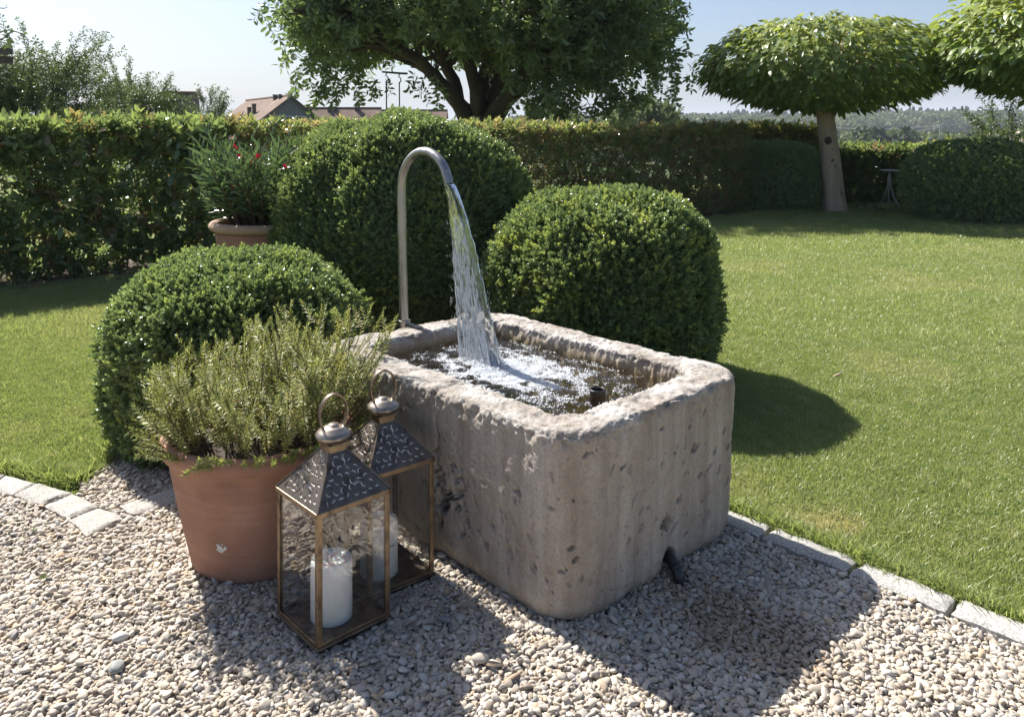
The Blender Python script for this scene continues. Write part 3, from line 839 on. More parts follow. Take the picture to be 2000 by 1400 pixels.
m, nt, out = new_mat('falling_water')
g = nt.nodes.new('ShaderNodeBsdfGlass'); g.inputs['IOR'].default_value = 1.33; g.inputs['Roughness'].default_value = 0.0; g.inputs[0].default_value = (0.97, 0.985, 0.99, 1)
n1 = noise(nt, coords(nt, (1, 1, 0.18)), 90, 4, 0.6)
nt.links.new(bump(nt, n1, 0.35, 0.006), g.inputs['Normal'])
nt.links.new(g.outputs[0], out.inputs[0])
M['jet'] = m
nt_, na = 160, 42
drop = mouth.z - (WZ + 0.004)
V = np.zeros((nt_*na, 3))
sideN = np.array([fd.x, fd.y, 0]); latN = np.array([TV.x, TV.y, 0])
for i in range(nt_):
    t = i/(nt_-1)
    for k in range(na):
        a = 2*math.pi*k/na
        q = 0.5+0.5*math.cos(a)              # 0 inner edge, 1 outer edge
        th = math.sin(a)
        tt = t
        inner = 0.118*tt**0.85; outer = 0.330*(tt**0.68)
        w0 = (-PR*0.85)*(1-q) + (PR*0.85)*q
        s = w0*(1-0.25*t) + inner*(1-q) + outer*q
        thick = (PR*0.82)*(1-t)**2 + (0.010 + 0.022*t)
        edge_thick = 0.65+0.35*abs(2*q-1)
        z = -drop*t
        V[i*na+k] = e1_ = np.array([mouth.x, mouth.y, mouth.z+z]) + sideN*s + latN*(th*thick*edge_thick)
    # shear so each ring is cut square to the mouth at the start
nz = fbm(np.stack([V[:, 0]*45, V[:, 1]*45, V[:, 2]*7], 1), 3)
tcol = np.repeat(np.linspace(0, 1, nt_), na)
cent = V.reshape(nt_, na, 3).mean(1).repeat(na, 0)
rad = V-cent; rad /= np.linalg.norm(rad, axis=1)[:, None]+1e-9
V = V + rad*(nz*(0.002+0.012*tcol))[:, None]
a = (np.arange(nt_-1)[:, None]*na + np.arange(na)[None, :]).ravel(); b = (np.arange(nt_-1)[:, None]*na + ((np.arange(na)+1) % na)[None, :]).ravel()
jet = empty('water_jet', (IMP.x, IMP.y, WZ)); tag(jet, 'clear jet of water falling from the curved pipe into the trough', 'water jet')
jo = link('stream', np_mesh('stream', V - np.array([IMP.x, IMP.y, WZ]), np.stack([a, b, b+na, a+na], 1), True), M['jet'], jet)
# torn strands and droplets along the stream
V2, F2 = ico(2); drp = [source(np_mesh('droplet', V2, F2, True), M['jet'])]
n = 300
t = rng.uniform(0.12, 1.0, n)**0.8; q = np.where(rng.random(n) < 0.5, rng.normal(0.0, 0.07, n), np.where(rng.random(n) < 0.4, rng.normal(1, 0.05, n), rng.random(n)))
s = (0.118*t**0.85)*(1-q) + 0.330*t**0.68*q + (q-0.5)*PR*1.6
pd = np.stack([mouth.x+sideN[0]*s, mouth.y+sideN[1]*s, mouth.z-drop*t], 1) + latN[None, :]*rng.normal(0, 0.014+0.014*t, n)[:, None]
vel = np.stack([sideN[0]*(0.1+0.14*q), sideN[1]*(0.1+0.14*q), -0.8*np.ones(n)], 1)
sz = np.clip(rng.lognormal(math.log(0.0019), 0.4, n), 0.0009, 0.0045)
o = scatter('droplets', jet, pd - np.array([IMP.x, IMP.y, WZ]), to_euler(frames(vel)), np.stack([sz, sz, sz*rng.uniform(1.4, 5.5, n)], 1), drp)
n = 260
az_ = rng.uniform(0, 6.28, n); rd_ = np.abs(rng.normal(0, 0.09, n)) + 0.03; hh_ = np.abs(rng.normal(0, 0.045, n))*np.exp(-rd_*4)
ps = np.stack([rd_*np.cos(az_), rd_*np.sin(az_), 0.012+hh_], 1); sz = np.clip(rng.lognormal(math.log(0.0016), 0.4, n), 0.0008, 0.0035)
scatter('splash_drops', jet, ps, rng.uniform(0, 6.28, (n, 3)), np.stack([sz, sz, sz*rng.uniform(1, 2, n)], 1), drp)
# white aerated threads
strand = [source(np_mesh('strand', V2*np.array([1, 1, 1.0]), F2, True), M['foam'])]
n = 1300
t = rng.uniform(0.10, 1.0, n)**0.7; q = rng.random(n)
s = (0.118*t**0.85)*(1-q) + 0.330*t**0.68*q
pd = np.stack([mouth.x+sideN[0]*s, mouth.y+sideN[1]*s, mouth.z-drop*t], 1) + latN[None, :]*(np.where(rng.random(n) < .7, -1, 1)*(0.012+0.022*t))[:, None]
vel = np.stack([sideN[0]*(0.06+0.2*q), sideN[1]*(0.06+0.2*q), -0.8*np.ones(n)], 1)
sz = rng.uniform(0.0004, 0.0012, n)*(0.6+t)
scatter('white_threads', jet, pd - np.array([IMP.x, IMP.y, WZ]), to_euler(frames(vel)), np.stack([sz, sz, sz*rng.uniform(8, 30, n)], 1), strand)

# overflow standpipe in the basin
M['plastic'] = plain('black_plastic', (0.018, 0.018, 0.020), 0.38, var=0.3, nscale=25, bstr=0.05)
pp = P(1167, 765, 0.590)
mb = MB(); mb.lathe([(0.030, -0.36), (0.030, 0.0), (0.0315, 0.001), (0.0315, 0.012), (0.030, 0.016), (0.0265, 0.016), (0.0255, 0.012), (0.0255, -0.36)], 40)
o = mb.build('overflow_pipe', M['plastic'], None, True, loc=(pp.x, pp.y, 0.585)); tag(o, 'short black overflow pipe rising out of the trough water', 'pipe')

# drain elbow under the front face
dr = tr(-TL/2+0.055, 0.02, 0.070)
mb = MB(); pth = []
for k in range(13):
    a = R(90)*k/12
    pth.append(Vector((0, 0, 0)) + (-TU)*(0.03+0.055*math.sin(a)) + Vector((-0.01*math.sin(a), -0.015*math.sin(a), -0.050*(1-math.cos(a)))))
pth = [Vector((0, 0, 0)) - TU*-0.02] + pth + [pth[-1] + Vector((0.002, -0.006, -0.040))]
mb.tube(pth, 0.0215, 20)
drain = empty('drain_pipe', (dr.x, dr.y, dr.z)); tag(drain, 'bent black drain pipe poking out under the trough onto the gravel', 'pipe')
mb.build('elbow', M['plastic'], drain, True)
mb = MB(); mb.tube([pth[7]-(pth[8]-pth[6]).normalized()*0.008, pth[7]+(pth[8]-pth[6]).normalized()*0.008], 0.0240, 20)
mb.build('coupling_ring', M['plastic'], drain, True)

# ------------------------------------------------------------------ terracotta pot with rosemary
def terracotta(name, base):
    m, nt, out = new_mat(name)
    rings = noise(nt, coords(nt, (1.6, 1.6, 34)), 1.5, 6, 0.7)
    blot = noise(nt, coords(nt), 6, 5, 0.6); fine = noise(nt, coords(nt), 150, 4)
    c = ramp(nt, blot, [(0.3, tuple(x*0.72 for x in base)), (0.55, base), (0.75, (base[0]*1.25, base[1]*1.4, base[2]*1.55))])
    c = mixc(nt, 0.26, c, ramp(nt, rings, [(0.3, tuple(x*0.55 for x in base)), (0.55, base), (0.72, (base[0]*1.4, base[1]*1.75, base[2]*2.0))]))
    c = mixc(nt, 0.3, c, ramp(nt, fine, [(0.3, 0.6), (0.7, 1.0)]), 'MULTIPLY')
    principled(nt, out, c, 0.85, normal=bump(nt, fine, 0.2, 0.002, bump(nt, rings, 0.14, 0.004)), spec=0.25)
    return m
M['terracotta'] = terracotta('terracotta', (0.36, 0.195, 0.135))
M['terracotta_rim'] = terracotta('bleached_terracotta', (0.42, 0.29, 0.21))
PX, PY = -0.955, 3.045
pot = empty('terracotta_pot', (PX, PY, 0.008)); tag(pot, 'large tapering terracotta pot planted with rosemary beside the lanterns', 'pot')
prof = [(0.001, 0.0), (0.222, 0.0), (0.240, 0.006), (0.246, 0.02)]
for k in range(24):
    t = k/23; prof.append((0.247 + 0.078*t + 0.003*math.sin(t*math.pi), 0.03 + 0.375*t))
prof += [(0.327, 0.408), (0.332, 0.415)]
mb = MB(); mb.lathe(prof + [(0.332, 0.43), (0.285, 0.43), (0.285, 0.31)], 96); mb.build('pot_body', M['terracotta'], pot, True)
rim = []
for k in range(18):
    a = -math.pi*0.62 + 2*math.pi*k/18
    rim.append((0.331 + 0.024*math.cos(a), 0.447 + 0.033*math.sin(a)))
mb = MB(); mb.lathe(rim, 96, closed=True); mb.build('pot_rim', M['terracotta'], pot, True)
mb = MB(); mb.lathe([(0.0, 0.425), (0.10, 0.428), (0.20, 0.423), (0.306, 0.418)], 48); mb.build('soil', M['soil'], pot, True)
M['mark'] = plain('chalky_mark', (0.62, 0.60, 0.58), 0.9, var=0.15)
mb = MB()
for k in range(34):
    a0 = random.gauss(0, 0.030); z0 = random.gauss(0, 0.0065); s = random.uniform(0.002, 0.0045)
    ang = math.atan2(-1.0, -0.18) + a0
    zz = 0.148 + z0; rr_ = 0.247+0.078*((zz-0.03)/0.375)+0.0046
    c0 = Vector((rr_*math.cos(ang), rr_*math.sin(ang), zz)); tx = Vector((-math.sin(ang), math.cos(ang), 0)); tz = Vector((0.2*math.cos(ang), 0.2*math.sin(ang), 1))
    n_ = 6; b_ = len(mb.v)
    for j in range(n_):
        aa = 2*math.pi*j/n_; q = s*random.uniform(0.7, 1.4); mb.v.append(c0 + tx*math.cos(aa)*q*1.5 + tz*math.sin(aa)*q*0.8)
    mb.f.append(list(range(b_, b_+n_)))
mb.build('chalk_mark', M['mark'], pot)

def needle(V, F, base, d, up, L, w):
    sd = d.cross(up)
    sd = sd.normalized() if sd.length > 1e-5 else Vector((1, 0, 0))
    b = len(V)
    V += [base - sd*w*0.5, base + sd*w*0.5, base + d*L*0.6 + sd*w*0.55, base + d*L*0.6 - sd*w*0.55, base + d*L]
    F += [(b, b+1, b+2, b+3), (b+3, b+2, b+4)]
rose = empty('rosemary_plant', (PX, PY, 0.43)); tag(rose, 'bushy yellow-green rosemary growing in the big terracotta pot', 'rosemary')
stems = MB(); VA, FA, VB, FB = [], [], [], []
rr = random.Random(5)
def rose_shoot(p, d, L, n_, curl, r0, old):
    pts_ = [p.copy()]; x = p.copy(); dd = d.normalized()
    for k in range(n_): dd = (dd + Vector((rr.gauss(0, .07), rr.gauss(0, .07), curl))).normalized(); x = x + dd*(L/n_); pts_.append(x.copy())
    stems.tube(pts_, [r0*(1-0.7*k/n_) for k in range(n_+1)], 4, cap=False)
    nn = int(L/0.0024)
    for k in range(nn):
        t = (k+rr.random())/nn
        if t < old*0.25: continue
        f = t*n_; j = min(int(f), n_-1); bpos = pts_[j].lerp(pts_[j+1], f-j); ax = (pts_[j+1]-pts_[j]).normalized()
        an = k*2.4 + rr.uniform(-.4, .4); e1v = ax.cross(Vector((0.3, 0.9, 0.1))).normalized(); e2v = ax.cross(e1v)
        dn = (e1v*math.cos(an) + e2v*math.sin(an) + ax*(0.25 + 0.9*t**4 + rr.uniform(-.15, .35))).normalized()
        Ln = rr.uniform(0.016, 0.027)*(1.0 - 0.4*t**4); o_ = rr.random() < (0.55 if t < 0.5 else 0.12)*old
        needle(VB if o_ else VA, FB if o_ else FA, bpos, dn, ax, Ln, rr.uniform(.0026, .0034))
    return pts_
for i in range(165):
    a = rr.uniform(0, 2*math.pi); q = math.sqrt(rr.random()); r0 = 0.28*q
    p = Vector((r0*math.cos(a), r0*math.sin(a), 0.0))
    lean = Vector((math.cos(a), math.sin(a), 0))*(0.15+1.0*q**2)
    hmax = 0.375 + 0.09*p.x/0.27 + 0.04*p.y/0.27 + 0.04*(1-q)
    L = max(0.14, hmax*rr.uniform(0.6, 1.15))
    pts_ = rose_shoot(p, Vector((0.02, 0.02, 1)) + lean*0.85 + Vector((rr.gauss(0, .16), rr.gauss(0, .18), 0)), L, 9, 0.06, 0.0032, 1.0)
    for _ in range(rr.randint(3, 6)):
        j = rr.randint(2, 7); ax = (pts_[j+1]-pts_[j]).normalized(); b_ = rr.uniform(0, 6.28)
        rose_shoot(pts_[j], ax*0.8 + Vector((math.cos(b_), math.sin(b_), 0.15))*0.75, rr.uniform(0.06, 0.15), 5, 0.14, 0.0018, 0.7)
# short sprigs drooping over the rim
for i in range(120):
    a = rr.uniform(0, 2*math.pi); p = Vector((0.30*math.cos(a), 0.30*math.sin(a), 0.01)); dd = Vector((math.cos(a), math.sin(a), 0.9)).normalized(); pts_ = [p]; x = p.copy(); L = rr.uniform(0.08, 0.20)
    for k in range(7): dd = (dd + Vector((0.03*math.cos(a), 0.03*math.sin(a), rr.uniform(-.18, .10)))).normalized(); x = x + dd*L/7; pts_.append(x.copy())
    stems.tube(pts_, 0.0018, 4, cap=False)
    for k in range(int(L/0.0022)):
        t = rr.random(); f = t*7; j = min(int(f), 6); bpos = pts_[j].lerp(pts_[j+1], f-j); ax = (pts_[j+1]-pts_[j]).normalized()
        an = k*2.4; e1v = ax.cross(Vector((0.3, 0.9, 0.1))).normalized(); e2v = ax.cross(e1v)
        needle(VA, FA, bpos, (e1v*math.cos(an)+e2v*math.sin(an)+ax*0.6).normalized(), ax, rr.uniform(.013, .022), 0.0026)
stems.build('stems', M['twig'], rose)
for nm, V_, F_, mt in (('needles', VA, FA, M['rosemary']), ('dry_needles', VB, FB, M['rosemary_old'])):
    mb = MB(); mb.v = V_; mb.f = F_; o = mb.build(nm, mt, rose); o['kind'] = 'stuff'

# ------------------------------------------------------------------ lanterns and candles
def bronze(name, col, rough):
    m, nt, out = new_mat(name)
    co = coords(nt); n1 = noise(nt, co, 28, 6, 0.65); n2 = noise(nt, co, 120, 4)
    c = ramp(nt, n1, [(0.28, tuple(x*0.35 for x in col)), (0.5, col), (0.75, (col[0]*1.35, col[1]*1.35, col[2]*1.3))])
    rg = ramp(nt, n1, [(0.3, rough*1.3), (0.7, rough*0.75)])
    principled(nt, out, c, rg, 0.9, bump(nt, n2, 0.12, 0.001, bump(nt, n1, 0.10, 0.002)))
    return m
M['bronze'] = bronze('aged_brass', (0.25, 0.185, 0.125), 0.40)
M['bronze_dark'] = bronze('dark_bronze', (0.17, 0.135, 0.11), 0.40)
M['bronze_roof'] = bronze('pierced_bronze', (0.15, 0.125, 0.105), 0.42)
M['zinc'] = plain('pale_liner', (0.80, 0.79, 0.77), 0.5, var=0.12, bstr=0.05)
m, nt, out = new_mat('lantern_glass')
fr = schlick(nt, 0.05, 1.5)
tp = nt.nodes.new('ShaderNodeBsdfTransparent'); tp.inputs[0].default_value = (0.985, 0.988, 0.985, 1)
gl = nt.nodes.new('ShaderNodeBsdfGlossy'); gl.inputs['Roughness'].default_value = 0.01
wv = noise(nt, coords(nt), 7, 2); nt.links.new(bump(nt, wv, 0.10, 0.02), gl.inputs['Normal'])
mx = nt.nodes.new('ShaderNodeMixShader'); nt.links.new(fr, mx.inputs[0]); nt.links.new(tp.outputs[0], mx.inputs[1]); nt.links.new(gl.outputs[0], mx.inputs[2])
nt.links.new(mx.outputs[0], out.inputs[0])
M['glass'] = m

def motif_field(x, y):
    """pierced scrollwork: >0 inside a hole; x along the eave, y up the slope (metres)"""
    f = np.full(x.shape, -1.0)
    r = random.Random(77)
    rows = [(0.021, 8), (0.043, 7), (0.064, 6), (0.085, 5), (0.106, 4), (0.126, 3), (0.143, 2)]
    for y0, cnt in rows:
        half = 0.118*(1-y0/0.190)
        for k in range(cnt):
            x0 = -half + 2*half*(k+0.5)/cnt + r.uniform(-.003, .003); yy = y0 + r.uniform(-.003, .003)
            a = r.uniform(0, 6.28); kind = r.random()
            c, s = math.cos(a), math.sin(a)
            p = (x-x0)*c + (y-yy)*s; q = -(x-x0)*s + (y-yy)*c
            if kind < 0.6:      # crescent
                rr_ = r.uniform(0.0098, 0.0122)
                g = np.minimum(rr_ - np.hypot(p, q), np.hypot(p-0.0056, q-0.001) - rr_*0.88)
            elif kind < 0.8:    # leaf
                g = np.minimum(0.0170-np.hypot(p, q-0.0135), 0.0170-np.hypot(p, q+0.0135))
            else:               # curved tail
                qq = q - 18*p*p; g = np.minimum(0.0032-np.abs(qq)*0.9 - np.abs(p)*0.14, 0.0120-np.abs(p))
            f = np.maximum(f, g)
    return f

HS = 0.13           # half side at the posts
def build_lantern(name):
    L = empty(name)
    # tray base: flared foot, plinth and floor
    mb = MB()
    def frus(z0, h0, z1, h1):
        V = [(-h0,-h0,z0),(h0,-h0,z0),(h0,h0,z0),(-h0,h0,z0),(-h1,-h1,z1),(h1,-h1,z1),(h1,h1,z1),(-h1,h1,z1)]
        mb.add(V, [(3,2,1,0),(4,5,6,7),(0,1,5,4),(1,2,6,5),(2,3,7,6),(3,0,4,7)])
    frus(0.002, HS-0.012, 0.0195, HS-0.003); frus(0.020, HS+0.0035, 0.028, HS+0.0035)
    mb.build('base', M['bronze_dark'], L, bevel=0.002)
    for sx_ in (-1, 1):
        for sy_ in (-1, 1):
            mb = MB(); x, y = sx_*(HS-0.0085), sy_*(HS-0.0085)
            # angle-section post: two leaves meeting at the corner
            mb.box(min(x-0.0085*1, x+0.0085), max(x-0.0085, x+0.0085), min(sy_*(HS-0.003), sy_*HS), max(sy_*(HS-0.003), sy_*HS), 0.0282, 0.4180)
            mb.box(min(sx_*(HS-0.003), sx_*HS), max(sx_*(HS-0.003), sx_*HS), min(sy_*(HS-0.0032), sy_*(HS-0.017)), max(sy_*(HS-0.0032), sy_*(HS-0.017)), 0.0282, 0.4180)
            # inner bead of the post
            mb.box(sx_*(HS-0.010)-0.003, sx_*(HS-0.010)+0.003, sy_*(HS-0.010)-0.003, sy_*(HS-0.010)+0.003, 0.0282, 0.418)
            mb.build('post', M['bronze'], L, bevel=0.0012)
    mb = MB(); mbb = MB()
    for k in range(4):
        Mx = Matrix.Rotation(k*math.pi/2, 4, 'Z')
        mbb.box(-HS+0.017, HS-0.017, -HS+0.0004, -HS+0.005, 0.0282, 0.038, Mx)
        mb.box(-HS-0.004, HS+0.0038, -HS-0.004, -HS+0.010, 0.4182, 0.4340, Mx)
    mb.build('eave_rail', M['bronze'], L, bevel=0.0015); mbb.build('sill_rail', M['bronze'], L, bevel=0.001)
    for k in range(4):
        mb = MB(); mb.box(-HS+0.014, HS-0.014, -HS+0.0056, -HS+0.0076, 0.029, 0.418, Matrix.Rotation(k*math.pi/2, 4, 'Z')); mb.build('pane', M['glass'], L)
    # pierced pyramid roof
    z0, z1, h0, h1 = 0.434, 0.560, HS+0.002, 0.030
    sl_ = math.hypot(z1-z0, h0-h1)
    NXG, NYG = 170, 112
    gy, gx = np.meshgrid(np.linspace(0, 1, NYG+1), np.linspace(-1, 1, NXG+1), indexing='ij')
    half = h0 + (h1-h0)*gy
    X = gx*half; S = gy*sl_
    fm = motif_field(X, S)
    inside = (fm > 0) & (np.abs(X) < half-0.009) & (S > 0.008) & (S < sl_-0.012)
    cell = inside[:-1, :-1] & inside[1:, :-1] & inside[:-1, 1:] & inside[1:, 1:]
    yy = -(h0 + (h1-h0)*gy); zz = z0 + (z1-z0)*gy
    V = np.stack([X.ravel(), yy.ravel(), zz.ravel()], 1)
    ii = (np.arange(NYG)[:, None]*(NXG+1) + np.arange(NXG)[None, :])
    keep = ~cell
    q = ii[keep]
    me_r = np_mesh('roof_panel', V, np.stack([q, q+1, q+NXG+2, q+NXG+1], 1))
    me_r.materials.append(M['bronze_roof'])
    for k in range(4):
        o = link('roof_panel', me_r, None, L); o.rotation_euler = (0, 0, k*math.pi/2)
        md = o.modifiers.new('solid', 'SOLIDIFY'); md.thickness = 0.0012; md.offset = -1
        mb = MB(); e = 0.0022
        mb.add([(-h0+0.006, -h0+e+0.002, z0+0.001), (h0-0.006, -h0+e+0.002, z0+0.001), (h1-0.003, -h1+e, z1-0.003), (-h1+0.003, -h1+e, z1-0.003)], [(0, 1, 2, 3)])
        o2 = mb.build('liner', M['zinc'], L); o2.rotation_euler = (0, 0, k*math.pi/2)
        # ridge strip on each hip
        mb = MB(); mb.tube([(-h0, -h0, z0+0.001), (-h1, -h1, z1)], 0.0032, 6); o3 = mb.build('hip_strip', M['bronze_dark'], L); o3.rotation_euler = (0, 0, k*math.pi/2)
    # neck, cap and ring
    mb = MB(); hN = 0.031
    mb.box(-hN, hN, -hN, hN, 0.5565, 0.578); mb.box(-hN-0.006, hN+0.006, -hN-0.006, hN+0.006, 0.5782, 0.585)
    mb.build('neck', M['bronze'], L, bevel=0.002)
    pr_ = [(0.001, 0.585), (0.040, 0.585), (0.046, 0.589), (0.057, 0.600), (0.0595, 0.606), (0.057, 0.612), (0.048, 0.621), (0.034, 0.629), (0.0315, 0.6315), (0.029, 0.6310), (0.018, 0.6365), (0.0165, 0.639), (0.011, 0.641), (0.001, 0.642)]
    mb = MB(); mb.lathe(pr_, 48); mb.build('cap', M['bronze_cap'] if 'bronze_cap' in M else M['bronze_roof'], L, True)
    mb = MB(); NR = 48
    ring_c = 0.672; rw, rh = 0.047, 0.062; band = 0.0078; th = 0.0032
    V, F = [], []
    for k in range(NR):
        a = -0.78*math.pi/2 + (2*math.pi-0.22*math.pi*1.0)*k/(NR-1) - 0.2
        a = R(-62) + R(304)*k/(NR-1)
        for (dr_, dy_) in ((-th, -band), (th, -band), (th, band), (-th, band)):
            V.append(((rw+dr_)*math.cos(a), dy_, ring_c + (rh+dr_)*math.sin(a)))
    for k in range(NR-1):
        for j in range(4):
            b_ = k*4; F.append((b_+j, b_+(j+1) % 4, b_+4+(j+1) % 4, b_+4+j))
    F += [(0, 3, 2, 1), ((NR-1)*4, (NR-1)*4+1, (NR-1)*4+2, (NR-1)*4+3)]
    mb.add(V, F, Matrix.Rotation(R(-8), 4, 'Z')); 
    mb.build('ring_handle', M['bronze_dark'], L, bevel=0.0006)
    mb = MB()
    for s in (-1, 1): mb.tube([Matrix.Rotation(R(-8), 3, 'Z') @ Vector((s*0.022, -0.009, 0.6185)), Matrix.Rotation(R(-8), 3, 'Z') @ Vector((s*0.022, 0.009, 0.6185))], 0.005, 10)
    mb.build('hinge_pin', M['bronze_dark'], L, True)
    mb = MB(); mb.box(HS+0.0002, HS+0.004, HS*-1+0.004, -HS+0.012, 0.236, 0.252); mb.tube([(HS+0.003, -HS+0.008, 0.244), (HS+0.012, -HS+0.004, 0.242), (HS+0.013, -HS-0.004, 0.249)], 0.0016, 6)
    mb.build('latch', M['bronze_dark'], L)
    return L
M['bronze_cap'] = bronze('polished_bronze', (0.34, 0.29, 0.245), 0.30)
def copy_tree(o, parent=None):
    c = o.copy(); COL.objects.link(c)
    if parent is not None: c.parent = parent
    for ch in list(o.children): copy_tree(ch, c)
    return c
lan = build_lantern('candle_lantern')
lan.location = (-0.577, 2.592, 0.014); lan.rotation_euler = (0, 0, R(43))
tag(lan, 'front lantern of aged brass with glass sides and pierced roof', 'lantern', 'brass candle lanterns on the gravel')
lan2 = copy_tree(lan)
lan2.location = (-0.458, 2.850, 0.014); lan2.rotation_euler = (0, 0, R(39))
tag(lan2, 'rear brass lantern standing between the trough and the front lantern', 'lantern', 'brass candle lanterns on the gravel')

m, nt, out = new_mat('candle_wax')
n1 = noise(nt, coords(nt), 25, 3)
principled(nt, out, ramp(nt, n1, [(0.3, (0.86, 0.85, 0.82)), (0.7, (0.92, 0.91, 0.88))]), 0.45, spec=0.4, Subsurface_Weight=0.6, Subsurface_Scale=0.05)
M['wax'] = m
def candle(loc, h, r, label):
    e = empty('pillar_candle', loc)
    prof = [(0.001, 0), (r-0.002, 0), (r, 0.003), (r, h-0.012), (r-0.003, h-0.003), (r-0.009, h), (r-0.016, h-0.005), (r-0.03, h-0.010), (0.001, h-0.013)]
    mb = MB(); mb.lathe(prof, 48); mb.build('wax', M['wax'], e, True)
    mb = MB(); mb.tube([(0, 0, h-0.014), (0.001, 0, h-0.004), (0.004, 0.001, h+0.004)], 0.0015, 6); mb.build('wick', M['plastic'], e)
    tag(e, label, 'candle', 'white candles inside the lanterns'); return e
candle((-0.580, 2.578, 0.0425), 0.19, 0.066, 'thick white pillar candle inside the front lantern')
candle((-0.470, 2.835, 0.0425), 0.19, 0.066, 'thick white pillar candle inside the rear lantern')

# ------------------------------------------------------------------ leaves and clipped boxwood
def leaf_vf(L, W, fold=0.25, droop=0.15, shape='oval', seg=4):
    """flat-ish leaf along +Z, blade normal about +Y; returns verts, faces"""
    V, F = [], []
    for i in range(seg+1):
        t = i/seg
        if shape == 'oval': w = math.sin(math.pi*min(1, t*0.96+0.04))**0.75
        elif shape == 'lance': w = math.sin(math.pi*(t**0.8))**0.9
        else: w = (1-t)**0.55*min(1.0, 0.55+t*4.0)          # heart
        w = max(w, 0.03)*W*0.5
        z = L*t; y = -droop*L*t*t
        if shape == 'heart' and i == 0: z = -L*0.06
        V += [(-w, y+fold*w, z), (0, y, z if not (shape == 'heart' and i == 0) else L*0.03), (w, y+fold*w, z)]
    for i in range(seg):
        b = i*3; F += [(b, b+1, b+4, b+3), (b+1, b+2, b+5, b+4)]
    return V, F
def mat_from(d, roll, loc):
    d = Vector(d).normalized(); q = d.to_track_quat('Z', 'Y')
    return Matrix.Translation(loc) @ q.to_matrix().to_4x4() @ Matrix.Rotation(roll, 4, 'Z')
def sprig_mesh(k, n, L, leafL, leafW, shape='oval', ang=0.9, stem=0.0, seg=2, fold=0.3):
    r = random.Random(300+k); mb = MB()
    for i in range(n):
        t = (i+0.4)/n; a = i*2.4 + r.uniform(-.4, .4)
        sp = ang*(1-0.65*t)
        d = Vector((math.cos(a)*math.sin(sp), math.sin(a)*math.sin(sp), math.cos(sp)))
        l = leafL*r.uniform(0.75, 1.15); V, F = leaf_vf(l, leafW*r.uniform(.8, 1.15), fold, r.uniform(0.0, .3), shape, seg)
        mb.add(V, F, mat_from(d, a+r.uniform(-.5, .5), Vector((0, 0, L*t))))
    me = bpy.data.meshes.new('sprig'); me.from_pydata([tuple(v) for v in mb.v], [], mb.f); me.update()
    return me
box_src = [source(sprig_mesh(k, 14, 0.036, 0.0175, 0.0100, 'oval', 1.15), M['box_leaf']) for k in range(5)]
M['yew_leaf'] = foliage('yew_leaves', [(0, (0.19, 0.27, 0.14)), (0.5, (0.25, 0.34, 0.175)), (1, (0.32, 0.41, 0.20))], 0.4, 0.3, 0.7, young=(0.46, 0.50, 0.13))
box_far = [source(sprig_mesh(10+k, 12, 0.05, 0.034, 0.021, 'oval', 1.2), M['yew_leaf']) for k in range(4)]

